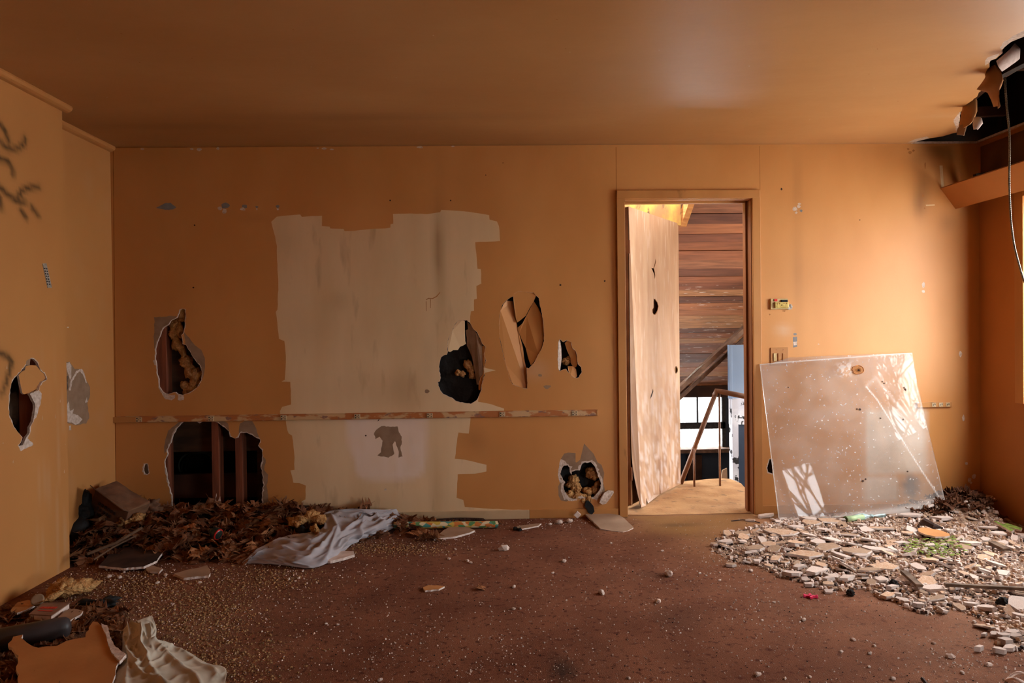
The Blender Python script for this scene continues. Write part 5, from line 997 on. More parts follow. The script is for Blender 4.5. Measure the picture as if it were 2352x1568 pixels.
slab('painted_lath', Z(1960, 1060, 6, [(2040, 880), (2120, 870), (2330, 940), (2310, 965), (2180, 930)]), .055, .010, 'moss', 'yellow-green stained lath on the rubble beside the window wall, its broader piece', (.05, 0), cat='lath', side='plaster')
MT['greyboard'] = pmat('weathered_grey_board', (126, 104, 86), (88, 68, 54), 8, .9, .3, 50, (2, 2, 2))
for a_, b_, w_, lb in (((2075, 1312), (2112, 1345), .03, 'short weathered batten on the rubble below the green moss'), ((2170, 1342), (2360, 1352), .02, 'long thin dark batten lying across the rubble below the green moss'), ((2278, 1245), (2312, 1262), .04, 'tilted grey board end sticking up from the rubble under the window wall')):
    p, q_ = onZ(*a_, .05), onZ(*b_, .045); mb = MB(); mb.bar(p, q_, w_, .014); props(link('wood_batten', mb, 'greyboard', bevel=.002), lb, 'batten')
MT['darkslat'] = pmat('dark_wet_wood', (74, 52, 42), (44, 32, 28), 8, .8, .3)
mb = MB(); mb.tube([onZ(2115, 1202, .05), onZ(2125, 1198, .075), onZ(2145, 1208, .07), onZ(2165, 1212, .055)], [.012, .022, .018, .004], 8); props(link('bark_scrap', mb, 'darkslat'), 'dark curled bark-like scrap on the rubble behind the oval orange board', 'scrap')
# moss spread over the rubble
bm = bmesh.new(); mossc = onZ(2150, 1268); mb = MB(); rd = random.Random(5)
for i in range(230):
    a = rd.uniform(0, 6.28); r = rd.random() ** .6; px = 2150 + 78 * r * math.cos(a); py = 1268 + 28 * r * math.sin(a); p = onZ(px, py); h = float(rub_h(p.x, p.y)[0]) + .014
    s = rd.uniform(.003, .011); k = 6; c = [(p.x + s * math.cos(6.283 * j / k) * rd.uniform(.6, 1.6), p.y + s * math.sin(6.283 * j / k) * rd.uniform(.6, 1.6), h) for j in range(k)]
    mb.add(c + [(p.x, p.y, h + s * .3)], [(j, (j + 1) % k, k) for j in range(k)] + [tuple(range(k))[::-1]])
props(link('green_moss', mb, 'moss', center=False), 'bright green moss patch growing on the rubble', 'moss', kind='stuff')
# crumb scatter as stuff
def crumbs(name, n, sampler, smin, smax, mat, label, cat='crumbs', hfun=None, seed=3):
    rd = random.Random(seed); mb = MB()
    for i in range(n):
        x, y = sampler(rd)
        if not (XL + .05 < x < XR - .03 and 1.0 < y < D - .02) or (x < XN + .03 and y < YN + .02): continue
        s = smin + (smax - smin) * rd.random() ** 3; z = hfun(x, y) if hfun else 0
        a = rd.uniform(0, 3.14); ca, sa = math.cos(a) * s, math.sin(a) * s; e = rd.uniform(.5, 1); hz = s * rd.uniform(.5, 1.1)
        b = [(x + ca, y + sa, z), (x - sa * e, y + ca * e, z), (x - ca, y - sa, z), (x + sa * e, y - ca * e, z)]
        t = [(x + ca * .6, y + sa * .5, z + hz), (x - sa * e * .6, y + ca * e * .6, z + hz * .9), (x - ca * .7, y - sa * .6, z + hz), (x + sa * e * .6, y - ca * e * .6, z + hz * .8)]
        mb.add(b + t, [(4, 5, 6, 7), (0, 1, 5, 4), (1, 2, 6, 5), (2, 3, 7, 6), (3, 0, 4, 7)])
    return props(link(name, mb, mat, center=False), label, cat, kind='stuff')
def samp_floor(rd):
    px = rd.uniform(-20, 2370); py = 1195 + 400 * rd.random(); p = onZ(px, py)
    return p.x, p.y
def samp_clump(pts):
    def f(rd):
        px, py, rx, ry = rd.choice(pts); p = onZ(px + rd.gauss(0, rx), max(1192, py + rd.gauss(0, ry))); return p.x, p.y
    return f
crumbs('plaster_crumbs', 7000, samp_floor, .0010, .0042, 'plaster', 'tiny white plaster crumbs sprinkled over the whole reddish brown carpet', seed=4)
crumbs('plaster_crumbs', 3600, samp_clump([(300, 1360, 130, 40), (420, 1420, 120, 50), (650, 1300, 100, 18), (980, 1245, 120, 18), (1080, 1520, 200, 60), (1280, 1200, 100, 8), (300, 1315, 120, 14), (1550, 1350, 150, 60), (1800, 1380, 120, 40), (1680, 1290, 50, 20), (2250, 1500, 90, 30), (800, 1360, 200, 60)]), .0012, .0055, 'plaster', 'denser drifts of white plaster crumbs near the walls and rubble', seed=5)
crumbs('floor_grit', 9000, samp_clump([(430, 1450, 110, 45), (330, 1370, 110, 30), (520, 1520, 90, 40), (250, 1340, 100, 20), (480, 1400, 60, 30), (600, 1330, 80, 20), (900, 1260, 80, 10)]), .0014, .0065, 'grit', 'sandy tan grit spilled over the carpet beside the lower crumpled cloth', 'grit', seed=6)
crumbs('floor_grit', 2600, samp_floor, .001, .0035, 'darkdirt', 'dark specks of dirt sprinkled over the carpet', 'dirt', seed=8)
def samp_rub(rd):
    while True:
        px = rd.uniform(1630, 2370); py = rd.uniform(1165, 1500); p = onZ(px, py)
        if inpoly(np.array([[p.x, p.y]]), RUB)[0]: return p.x, p.y
hf = lambda x, y: float(rub_h(x, y)[0]) - .001
crumbs('plaster_rubble', 5200, samp_rub, .003, .018, 'plaster', 'finely broken white plaster rubble filling the spaces between larger chunks', 'rubble', hf, 9)
crumbs('plaster_rubble', 2600, samp_rub, .003, .016, 'plastertan', 'finely broken tan plaster rubble mixed into the white rubble', 'rubble', hf, 10)
crumbs('plaster_rubble', 1500, samp_rub, .003, .014, 'darkslat', 'dark brown wood and dirt crumbs mixed into the plaster rubble', 'rubble', hf, 11)

# ---- leaf pile -------------------------------------------------------------
LFP = FP([(150, 1310), (250, 1292), (420, 1290), (560, 1292), (620, 1282), (760, 1262), (850, 1240), (960, 1222), (1000, 1205), (1000, 1190), (150, 1190)])
LFP = [(max(x, XL + .02), min(y, D - .015)) for x, y in LFP[:-2]] + [(.0, D - .015), (-2.4, D - .015), (-2.4, YN + .02)]
def leaf_h(u, v):
    u = np.atleast_1d(u); v = np.atleast_1d(v); P = np.stack([u, v], 1); ins = inpoly(P, LFP); edge_ = LFP[:8]; d = segdist(u, v, edge_)
    h = np.where(ins, np.clip(d / .55, 0, 1) ** .9 * .13, 0); h *= np.clip((.25 - u) / 1.3, .12, 1)
    return h * (1 + .3 * np.array([noise.noise(Vector((a * 4, b * 4, 3))) for a, b in zip(u, v)]))
g = .03; mb = MB(); idx = {}; xs = np.arange(-2.44, .1, g); ys_ = np.arange(3.4, D - .002, g); X, Y = np.meshgrid(xs, ys_, indexing='ij'); Hh = leaf_h(X.ravel(), Y.ravel()).reshape(X.shape)
for i in range(len(xs)):
    for j in range(len(ys_)): idx[i, j] = len(mb.v); mb.v.append((X[i, j], Y[i, j], Hh[i, j] - .012))
for i in range(len(xs) - 1):
    for j in range(len(ys_) - 1):
        if Hh[i:i + 2, j:j + 2].max() > .002: mb.f.append((idx[i, j], idx[i + 1, j], idx[i + 1, j + 1], idx[i, j + 1])); mb.m.append(0)
props(link('leaf_litter_bed', mb, 'litter', smooth=True, center=False), 'dark rotted leaf litter heaped under the loose oak leaves along the wall', 'leaf litter', kind='stuff')
def leaf_mesh(seed, mat):
    rd = random.Random(seed); pts = []; n = 4; L = 1.0
    side = []
    for k in range(n):      # pointed lobes
        t0 = .12 + .8 * k / n; w = .40 * math.sin(math.pi * min(.95, t0 + .08)) + .05
        side += [(t0, .10 + w * .32), (t0 + .05, w * rd.uniform(.75, 1)), (t0 + .11, w * rd.uniform(1.0, 1.25)), (t0 + .125, w * .62)]
    up = side + [(1.0, 0)]; outline = [(0, .012)] + up + [(x, -y * rd.uniform(.8, 1.1)) for x, y in side[::-1]] + [(0, -.012)]
    # strips between mirrored points
    half = [(0, .012)] + side; m = len(half); other = [(x, -y * rd.uniform(.85, 1.1)) for x, y in half]
    cu, tw, fo = rd.uniform(-1.5, 1.5), rd.uniform(-.8, .8), rd.uniform(-.5, 1.0)
    def b3(x, y):
        z = .12 * cu * math.sin(x * 3) + fo * abs(y) * .9 + tw * y * (x - .5) + .05 * math.sin(17 * x + 9 * y)
        return (x - .5, y, z * .8)
    mb = MB(); vs = []
    for (x, y), (x2, y2) in zip(half, other): vs += [b3(x, y), b3(x, 0), b3(x2, y2)]
    vs.append(b3(1.0, 0)); fs = []
    for k in range(m - 1): a = 3 * k; fs += [(a, a + 1, a + 4, a + 3), (a + 1, a + 2, a + 5, a + 4)]
    a = 3 * (m - 1); fs += [(a, a + 1, len(vs) - 1), (a + 1, a + 2, len(vs) - 1)]
    mb.add(vs, fs); k = len(vs); mb.add([(-.78, .0, b3(0, 0)[2] + .03), (-.78, .012, b3(0, 0)[2] + .03), b3(0, .008), b3(0, -.008)], [(0, 1, 2, 3)])
    mb.v = [(x, y, z) for x, y, z in mb.v]; return mb
LM = []
for i in range(12):
    b_ = leaf_mesh(i, 0); me = bpy.data.meshes.new('oak_leaf'); zmin = min(v[2] for v in b_.v); me.from_pydata([(x, y, z - zmin) for x, y, z in b_.v], [], b_.f); me.materials.append(MT['oakleaf' if i % 3 else 'oakleaf2']); me.update(); LM.append((me, b_))
LB_L = 'dry brown lobed oak leaf in the heap of leaves along the foot of the wall'
rd = random.Random(12); nl = 0
special = [(840, 1158, .15), (828, 1163, .14), (720, 1160, .13), (745, 1158, .14), (790, 1165, .12), (700, 1162, .12), (985, 1182, .14), (970, 1188, .12), (1010, 1190, .11), (1035, 1192, .1), (960, 1215, .15), (985, 1225, .14), (1005, 1222, .13), (940, 1205, .12), (1055, 1188, .09), (1145, 1187, .07), (310, 1140, .15), (330, 1150, .12), (300, 1150, .13), (650, 1165, .13), (690, 1170, .12)]
def leaf_label(x, y):
    px, py = topx((x, y))
    if px < 420: pl = 'beside the cardboard box in the leaf heap'
    elif px > 900: pl = 'beside the flowered paper roll along the baseboard'
    elif px > 640: pl = 'around the blue-grey cloth in the leaf heap'
    elif py < 1215: pl = 'in the leaf heap under the big wall hole'
    else: pl = 'on the front slope of the leaf heap'
    return 'dry brown lobed oak leaf ' + pl
def put_leaf(x, y, z, s, rot, mesh=None, lb=None):
    global nl
    lb = leaf_label(x, y)
    me = mesh or rd.choice(LM)[0]; o = bpy.data.objects.new('oak_leaf', me); COL.objects.link(o); o.location = (x, y, z); o.rotation_euler = rot; o.scale = (s, s, s); props(o, lb, 'leaf', 'oak leaves in the wall-side heap'); nl += 1
for px, py, s in special:
    p = onY(px, py + 14, D - .10 if px > 900 else D - .06); z = p.z; 
    if px > 900: q_ = onZ(px, py + 8, .02); p = Vector((q_.x, min(q_.y, D - .09), 0)); z = .005
    put_leaf(p.x, p.y, max(z, .005), s, (rd.uniform(.5, 1.2) if px < 900 else rd.uniform(-.2, .5), rd.uniform(-.4, .4), rd.uniform(0, 6.28)))
while nl < 300:
    x = rd.uniform(-2.36, .0); y = rd.uniform(3.6, D - .10)
    if not inpoly(np.array([[x, y]]), LFP)[0] or (x < XN + .04 and y < YN + .05): continue
    s = rd.uniform(.07, .15); h = float(leaf_h(x, y)[0]); put_leaf(x, y, h - .008 + rd.random() * .02, s, (rd.gauss(0, .35), rd.gauss(0, .35), rd.uniform(0, 6.28)))
mb = MB(); mb2 = MB()
for i in range(1100):   # the uncounted remainder
    x = rd.uniform(-2.37, .05); y = rd.uniform(3.55, D - .10)
    if not inpoly(np.array([[x, y]]), LFP)[0] or (x < XN + .04 and y < YN + .05): continue
    b_ = rd.choice(LM)[1]; s = rd.uniform(.05, .12); R = Matrix.Rotation(rd.uniform(0, 6.28), 3, 'Z') @ Matrix.Rotation(rd.gauss(0, .32), 3, 'X') @ Matrix.Rotation(rd.gauss(0, .32), 3, 'Y'); h = float(leaf_h(x, y)[0]) - .004
    (mb if i % 3 else mb2).add([R @ Vector(v) * s + Vector((x, y, h)) for v in b_.v], b_.f)
props(link('leaf_litter', mb, 'oakleaf', center=False), 'mass of smaller dark oak leaves filling the wall-side heap', 'leaf litter', kind='stuff'); props(link('leaf_litter', mb2, 'oakleaf2', center=False), 'mass of paler broken oak leaves filling the wall-side heap', 'leaf litter', kind='stuff')
# leaves in the lower corner heap and the dark window-side corner
mb = MB(); mb2 = MB()
for i in range(420):
    px = rd.uniform(-60, 300); py = rd.uniform(1400, 1600); p = onZ(px, py)
    if p.x < XN + .05 or px + (py - 1400) * .3 > 330: continue
    b_ = rd.choice(LM)[1]; s = rd.uniform(.04, .09); R = Matrix.Rotation(rd.uniform(0, 6.28), 3, 'Z') @ Matrix.Rotation(rd.gauss(0, .5), 3, 'X'); (mb if i % 2 else mb2).add([R @ Vector(v) * s + p + Vector((0, 0, .012)) for v in b_.v], b_.f)
props(link('leaf_litter', mb, 'oakleaf', center=False), 'brown leaf litter around the orange-painted board in the near corner', 'leaf litter', kind='stuff'); props(link('leaf_litter', mb2, 'oakleaf2', center=False), 'paler leaf litter around the dark tube in the near corner', 'leaf litter', kind='stuff')
mb = MB()
for i in range(150):
    x = rd.gauss(2.98, .13); y = rd.gauss(4.45, .09)
    if x > XR - .05 or y > D - .04 or x < 2.65: continue
    h = float(rub_h(x, y)[0]); b_ = rd.choice(LM)[1]; s = rd.uniform(.05, .11); R = Matrix.Rotation(rd.uniform(0, 6.28), 3, 'Z') @ Matrix.Rotation(rd.gauss(0, .3), 3, 'X'); mb.add([R @ Vector(v) * s + Vector((x, y, h + rd.random() * .02)) for v in b_.v], b_.f)
props(link('leaf_litter', mb, 'oakleaf', center=False), 'dark leaves drifted into the corner between back wall and window wall', 'leaf litter', kind='stuff')
lf = bpy.data.objects.new('oak_leaf', LM[3][0]); COL.objects.link(lf); p = onZ(1106, 1352); lf.location = (p.x, p.y, 0); lf.scale = (.07, .07, .09); lf.rotation_euler = (.3, .2, 1); props(lf, 'single curled dark brown leaf lying alone on mid carpet', 'leaf')

# ================================================================ CLOTHS
def netcloth(name, net, mat, label, folds, nu=150, nv=70, th=.0025, seed=0, base=None, na=.020):
    """net[column][row] = (px, py, z): smooth surface through points found at their own heights, with folds added along its normal"""
    C_ = np.array([[tuple(onZ(a, b, z)) for a, b, z in col] for col in net])
    def cr1(P, n):
        m = len(P); t = np.linspace(0, m - 1, n); out = []
        for q in t:
            i = min(int(q), m - 2); f = q - i; p0, p1, p2, p3 = P[max(i - 1, 0)], P[i], P[i + 1], P[min(i + 2, m - 1)]
            out.append(.5 * (2 * p1 + (p2 - p0) * f + (2 * p0 - 5 * p1 + 4 * p2 - p3) * f * f + (3 * p1 - p0 - 3 * p2 + p3) * f ** 3))
        return np.array(out)
    S = cr1(C_, nu)
    ker = np.ones(9) / 9; Sp = np.pad(S, ((4, 4), (0, 0), (0, 0)), mode='edge'); S = sum(Sp[k:k + nu] for k in range(9)) / 9; S = np.swapaxes(cr1(np.swapaxes(S, 0, 1), nv), 0, 1)
    du = np.gradient(S, axis=0); dv = np.gradient(S, axis=1); Nn = np.cross(du, dv); Nn /= np.linalg.norm(Nn, axis=2, keepdims=True) + 1e-9
    if Nn[:, :, 2].mean() < 0: Nn = -Nn
    U, V = np.meshgrid(np.linspace(0, 1, nu), np.linspace(0, 1, nv), indexing='ij')
    Dp = np.zeros_like(U)
    for (u0, v0, u1, v1, wd, am) in folds:
        d = segdist(U.ravel() * 3, V.ravel(), [(u0 * 3, v0), (u1 * 3, v1)]).reshape(U.shape); Dp += am * np.exp(-np.abs(d / wd) ** 1.4)
    nn_ = np.array([noise.noise(Vector((a * 9, b * 3 + 2 * a, seed))) + .5 * noise.noise(Vector((a * 16 + b * 4, b * 9, seed + 3))) for a, b in zip(U.ravel(), V.ravel())]).reshape(U.shape)
    rdg = (1 - np.abs(nn_)) ** 3; edge_ = np.clip(np.minimum(np.minimum(V, 1 - V), np.minimum(U, 1 - U)) / .08, .15, 1)
    Dp = Dp + na * (rdg - .45) * edge_
    S = S + Nn * Dp[..., None]; S[:, :, 2] = np.maximum(S[:, :, 2], .004 + .006 * np.abs(nn_))
    if base is not None: S[:, :, 2] = np.maximum(S[:, :, 2], base(S[:, :, 0].ravel(), S[:, :, 1].ravel()).reshape(U.shape) + .004)
    mb = MB(); mb.add(S.reshape(-1, 3), [(i * nv + j, (i + 1) * nv + j, (i + 1) * nv + j + 1, i * nv + j + 1) for i in range(nu - 1) for j in range(nv - 1)])
    o = link(name, mb, mat, smooth=True); md = o.modifiers.new('thickness', 'SOLIDIFY'); md.thickness = th; return props(o, label, 'cloth')
MT['bluecloth'] = pmat('dirty_blue_grey_cloth', (178, 172, 176), (150, 142, 142), 4, .9, .15, 300, bdist=.001, lo=.3, hi=.75, extra=((128, 116, 108), 6, .62, .15))
MT['greycloth'] = pmat('grey_beige_cloth', (196, 186, 168), (178, 168, 150), 5, .9, .15, 300, bdist=.001, extra=((136, 120, 104), 6, .64, .12))
def zz(x0, y0, s, net): return [[(x0 + a / s, y0 + b / s, z) for a, b, z in col] for col in net]
net1 = zz(550, 1050, 3.03, [
 [(12, 738, .003), (14, 735, .006), (18, 730, .008), (24, 724, .008)],
 [(150, 738, .006), (130, 690, .03), (140, 660, .045), (175, 612, .05)],
 [(320, 752, .006), (290, 680, .05), (280, 610, .07), (330, 545, .075)],
 [(520, 768, .006), (480, 690, .05), (470, 600, .08), (500, 520, .085)],
 [(690, 690, .006), (650, 620, .06), (610, 540, .10), (590, 480, .09)],
 [(800, 590, .008), (770, 530, .07), (740, 470, .09), (590, 385, .13)],
 [(960, 540, .008), (930, 480, .07), (880, 425, .08), (755, 358, .14)],
 [(1110, 482, .008), (1060, 430, .06), (1000, 400, .08), (960, 364, .12)],
 [(1152, 458, .008), (1148, 428, .04), (1135, 400, .06), (1075, 362, .09)]])
netcloth('crumpled_cloth', net1, 'bluecloth', 'crumpled pale blue-grey cloth lying over the leaf heap against the wall', [(.1, .5, .45, .75, .05, .012), (.3, .15, .55, .7, .05, .02), (.42, .1, .62, .9, .04, .022), (.5, .2, .9, .35, .05, .018), (.6, .55, .95, .6, .045, .022), (.62, .0, .72, .6, .04, .02), (.7, .8, .98, .85, .05, .018), (.8, .2, .82, .9, .04, .02)], seed=1)
net2 = zz(0, 1050, 3.028, [
 [(856, 1195, 0.077), (900, 1150, 0.084), (960, 1130, 0.084), (1055, 1095, 0.077)],
 [(852, 1250, 0.063), (930, 1230, 0.077), (1010, 1200, 0.077), (1088, 1185, 0.063)],
 [(850, 1340, 0.035), (930, 1310, 0.063), (1010, 1290, 0.063), (1090, 1270, 0.042)],
 [(830, 1440, 0.035), (950, 1400, 0.056), (1080, 1330, 0.056), (1190, 1312, 0.021)],
 [(790, 1520, 0.035), (960, 1480, 0.049), (1130, 1400, 0.042), (1310, 1352, 0.010)],
 [(760, 1620, 0.035), (1000, 1560, 0.042), (1220, 1470, 0.035), (1440, 1430, 0.007)],
 [(800, 1760, 0.028), (1060, 1650, 0.035), (1330, 1540, 0.028), (1570, 1466, 0.006)],
 [(900, 1860, 0.021), (1150, 1760, 0.028), (1400, 1650, 0.021), (1556, 1600, 0.004)]])
netcloth('crumpled_cloth', net2, 'greycloth', 'crumpled grey-beige cloth with folds on the floor in the near corner beside the orange board', [(.0, .25, 1, .15, .03, .012), (.05, .55, 1, .42, .035, .016), (.1, .8, 1, .68, .03, .014), (.35, .95, .9, .86, .03, .010), (.5, .3, 1, .55, .03, .012), (.0, .4, .45, .9, .04, .014), (.15, .1, .5, .35, .03, .012)], seed=7, na=.007)

# ================================================================ OTHER FLOOR THINGS
MT['giftpaper'], gt_, gb_ = newmat('patterned_paper'); N = gt_.nodes; L = gt_.links
tc_ = N.new('ShaderNodeTexCoord'); vo = N.new('ShaderNodeTexVoronoi'); vo.inputs['Scale'].default_value = 30; mp_ = N.new('ShaderNodeMapping'); mp_.inputs['Scale'].default_value = (1, 1.6, 1.6); L.new(tc_.outputs['Object'], mp_.inputs[0]); L.new(mp_.outputs[0], vo.inputs['Vector'])
cr_ = N.new('ShaderNodeValToRGB'); cr_.color_ramp.interpolation = 'CONSTANT'; sp_ = N.new('ShaderNodeSeparateColor'); L.new(vo.outputs['Color'], sp_.inputs[0]); L.new(sp_.outputs[0], cr_.inputs[0])
for i, (p_, c_) in enumerate(((0, (206, 176, 84)), (.3, (78, 150, 140)), (.5, (222, 206, 168)), (.68, (88, 140, 90)), (.84, (200, 120, 60)))):
    e = cr_.color_ramp.elements[i] if i < 2 else cr_.color_ramp.elements.new(p_); e.position = p_; e.color = rgb(c_)
L.new(cr_.outputs[0], gb_.inputs['Base Color']); gb_.inputs['Roughness'].default_value = .4
p, q_ = onZ(905, 1206, .03), onZ(1143, 1202, .024); p.y = q_.y = min(p.y, D - .06)
mb = MB(); mb.tube([p, p.lerp(q_, .3), p.lerp(q_, .6), q_], .021, 20); mb.tube([q_, q_ + Vector((.004, 0, 0))], .012, 12); props(link('wrapping_paper_roll', mb, 'giftpaper', smooth=False), 'roll of flowered yellow and teal wrapping paper lying along the baseboard', 'paper roll')
MT['glassdark'] = pmat('dark_green_bottle', (40, 48, 42), (30, 36, 32), rough=.2, bump=0)
p = onZ(492, 1222, .13); T = thing('small_bottle', 'dark bottle end with a red ring poking out of the leaf heap', 'bottle', p)
dv_ = Vector((.75, -.35, -.25)).normalized(); mb = MB(); mb.tube([p - dv_ * .03, p, p + dv_ * .03, p + dv_ * .038], [.014, .03, .03, .026], 18); link('body', mb, 'glassdark', T, smooth=True)
mb = MB(); mb.tube([p + dv_ * .030, p + dv_ * .037], [.0315, .029], 18); link('ring', mb, 'red', T, smooth=True)
MT['stickpale'] = pmat('pale_stick', (196, 176, 156), (168, 146, 124), 20, .7, .2); MT['stickbrown'] = pmat('brown_stick', (104, 76, 54), (76, 52, 36), 20, .8, .3)
mb = MB(); mb.bar(onY(324, 1209, D - .25), onY(374, 1187, D - .2), .012, .008); props(link('pale_stick', mb, 'stickpale'), 'straight pale stick slanting up out of the leaf heap', 'stick')
mb = MB(); mb.tube([onZ(200, 1272, .09), onZ(265, 1247, .12), onZ(325, 1212, .14)], .008, 8); props(link('wooden_stick', mb, 'stickbrown'), 'long brown stick lying on the leaf heap in front of the cardboard box', 'stick')
mb = MB(); mb.tube([onZ(215, 1285, .07), onZ(260, 1256, .10), onZ(312, 1230, .12)], .005, 8); props(link('wooden_stick', mb, 'stickbrown'), 'thinner brown stick parallel to the long one on the leaf heap', 'stick')
# box in the recess
MT['cardboard'] = pmat('damp_brown_cardboard', (126, 88, 62), (92, 62, 46), 9, .9, .3, 40); MT['ink'] = pmat('faded_dark_print', (64, 42, 32), rough=.9, bump=0)
bx = onY(262, 1190, D - .32); T = thing('cardboard_box', 'crushed brown cardboard box with faded dark print leaning in the recess among the leaves', 'box', (bx.x, bx.y, .06))
Rb = Matrix.Rotation(.42, 3, 'Y') @ Matrix.Rotation(.25, 3, 'X') @ Matrix.Rotation(-.25, 3, 'Z'); cc = Vector((bx.x, bx.y + .04, .16))
mb = MB(); mb.box(cc, (.27, .16, .24), Rb); bo = link('box_body', mb, 'cardboard', T, bevel=.006)
sb_ = bo.modifiers.new('sub', 'SUBSURF'); sb_.subdivision_type = 'SIMPLE'; sb_.levels = sb_.render_levels = 4
tx = bpy.data.textures.new('dent', 'CLOUDS'); tx.noise_scale = .12; dm = bo.modifiers.new('dent', 'DISPLACE'); dm.texture = tx; dm.strength = .03; dm.texture_coords = 'LOCAL'
mb = MB(); mb.add([cc + Rb @ Vector((-.135, -.08, .12)), cc + Rb @ Vector((.135, -.08, .12)), cc + Rb @ Vector((.15, -.15, .17)), cc + Rb @ Vector((-.12, -.14, .18))], [(0, 1, 2, 3)]); o = link('box_flap', mb, 'cardboard', T); md = o.modifiers.new('t', 'SOLIDIFY'); md.thickness = .004
for r_ in range(3):
    mb = MB()
    for k in range(6 - r_): mb.box(cc + Rb @ Vector((-.07 + k * .024, -.086, .055 - r_ * .035)), (.014, .004, .018), Rb)
    link('faded_print', mb, 'ink', T)
tuft('dark_bag', [onZ(178, 1230, .06), onY(186, 1180, D - .35), onY(196, 1145, D - .33)], [.10, .08, .05], 'blackpaper', seed=21, squash=(.75, .8, 1.1), amp=.2); props(bpy.data.objects['dark_bag'], 'black bag-like bundle standing in the recess between the wall and cardboard box', 'bag')
for i, (px, py, d, r, lb) in enumerate(((335, 1165, .2, .06, 'brown crumpled paper wad behind the cardboard box among the leaves'), (300, 1195, .35, .05, 'dusty wool wad at the foot of the cardboard box'))):
    tuft('crumpled_wad', [onY(px - 12, py + 4, D - d), onY(px + 14, py, D - d)], [r, r * .8], 'cardboard' if i == 0 else 'insul', seed=30 + i, amp=.5); props([o for o in bpy.data.objects if o.name.startswith('crumpled_wad')][-1], lb, 'wad')
# glass-wool tufts
def ftuft(pxs, r, sd, lb, z=.03, mat='insul', cat='insulation', name='insulation_tuft', **k):
    o = tuft(name, [onZ(a, b, z) for a, b in pxs], r, mat, seed=sd, **k); V = [v.co.z for v in o.data.vertices]; props(o, lb, cat); return o
ftuft([(115, 1372), (150, 1350), (185, 1345)], [.035, .06, .05], 41, 'large tan glass-wool tuft on the floor near the projecting wall', .045, amp=.6, squash=(1.1, 1, .6))
ftuft([(690, 1195), (715, 1188), (732, 1192)], [.03, .04, .03], 42, 'bright yellow glass-wool tuft in the leaves just above the cloth', .13, amp=.6)
ftuft([(672, 1195), (682, 1205)], [.025, .02], 43, 'narrow yellow glass-wool piece in the leaves beside the bright tuft', .12, amp=.6)
ftuft([(722, 1215), (730, 1222)], [.025, .02], 44, 'small yellow glass-wool piece between the bright tuft and the cloth', .1, amp=.6)
ftuft([(205, 1383), (235, 1386), (255, 1372)], [.025, .03, .025], 45, 'black wet rag on the gritty floor beside the tan glass-wool tuft', .02, 'blackpaper', 'rag', 'dark_rag', amp=.5, squash=(1.4, .8, .6))
ftuft([(660, 1200), (690, 1216)], [.03, .03], 46, 'dark crumpled lump in the leaves below the yellow glass wool', .09, 'darkdirt', 'lump', 'dark_lump', amp=.4)
ftuft([(2052, 1341), (2056, 1342)], [.02, .015], 47, 'round black clod on the rubble edge beside the batten', .02, 'darkdirt', 'clod', 'dirt_clod', amp=.4)
ftuft([(1953, 1361), (1955, 1362)], [.016, .013], 48, 'round black clod at the front edge of the rubble', .012, 'darkdirt', 'clod', 'dirt_clod', amp=.4)
ftuft([(2302, 1383), (2310, 1380)], [.022, .015], 49, 'black clod in the rubble nearest the window wall', .03, 'darkdirt', 'clod', 'dirt_clod', amp=.4)
ftuft([(1184, 1214), (1194, 1216)], [.014, .012], 50, 'small dark clod on the floor between paper roll and tan board', .008, 'darkdirt', 'clod', 'dirt_clod', amp=.3)
# near-corner things
MT['tube'] = pmat('dark_grey_tube', (66, 58, 58), (52, 46, 46), 8, .45, .1, 40)
a, b = onZ(-60, 1480, .05), onZ(152, 1440, .05); dv_ = (b - a).normalized(); mb = MB(); mb.tube([a, b - dv_ * .02, b, b + dv_ * .012, b + dv_ * .018], [.043, .043, .040, .030, .012], 24); props(link('dark_tube', mb, 'tube', smooth=True), 'dark grey round-ended tube lying on leaves in the near corner', 'tube')
bpx = Z(0, 1050, 3.028, [(60, 1330), (90, 1290), (150, 1280), (160, 1310), (210, 1335), (270, 1355), (400, 1345), (470, 1315), (590, 1300), (620, 1240), (650, 1205), (700, 1225), (740, 1260), (770, 1330), (790, 1380), (870, 1410), (820, 1440), (790, 1560), (760, 1640), (120, 1640), (130, 1560), (120, 1480), (130, 1400)])
bc = onZ(160, 1520, .05); bc = (bc.x, bc.y)
slab('wallboard_piece', bpx, .05, .012, 'plasterorange', 'large broken orange-painted wallboard piece with torn white edge in the near corner', (.02, .10), rgh=.02, ramp=.004, cc=bc)
slab('torn_edge', Z(0, 1050, 3.028, [(700, 1215), (745, 1230), (775, 1310), (800, 1350), (880, 1400), (835, 1440), (780, 1395), (750, 1330), (730, 1270)]), .056, .012, 'plasteredge', None, (.02, .10), cc=bc).name = 'torn_edge'
te = bpy.data.objects['torn_edge']; wbp = bpy.data.objects['wallboard_piece']; te.parent = wbp; te.matrix_parent_inverse = wbp.matrix_world.inverted()
MT['bookred'] = pmat('grey_cover', (150, 116, 96), (120, 86, 70), 10, .6, .1)
P4 = [onZ(a, b, .04) for a, b in ((66, 1412), (100, 1385), (162, 1385), (118, 1415))]; T = thing('old_book', 'old grey-brown book with red cover print lying on the debris near the projecting wall', 'book', sum(P4, Vector()) / 4 - Vector((0, 0, .04)))
mb = MB(); mb.prism([p + Vector((0, 0, .004)) for p in P4], (0, 0, 1), .004); mb.prism([p + Vector((0, 0, -.022)) for p in P4], (0, 0, 1), .004); link('cover', mb, 'bookred', T)
c_ = sum(P4, Vector()) / 4; mb = MB(); mb.prism([c_ + (p - c_) * .94 for p in P4], (0, 0, 1), .021); link('pages', mb, 'plaster', T)
mb = MB()
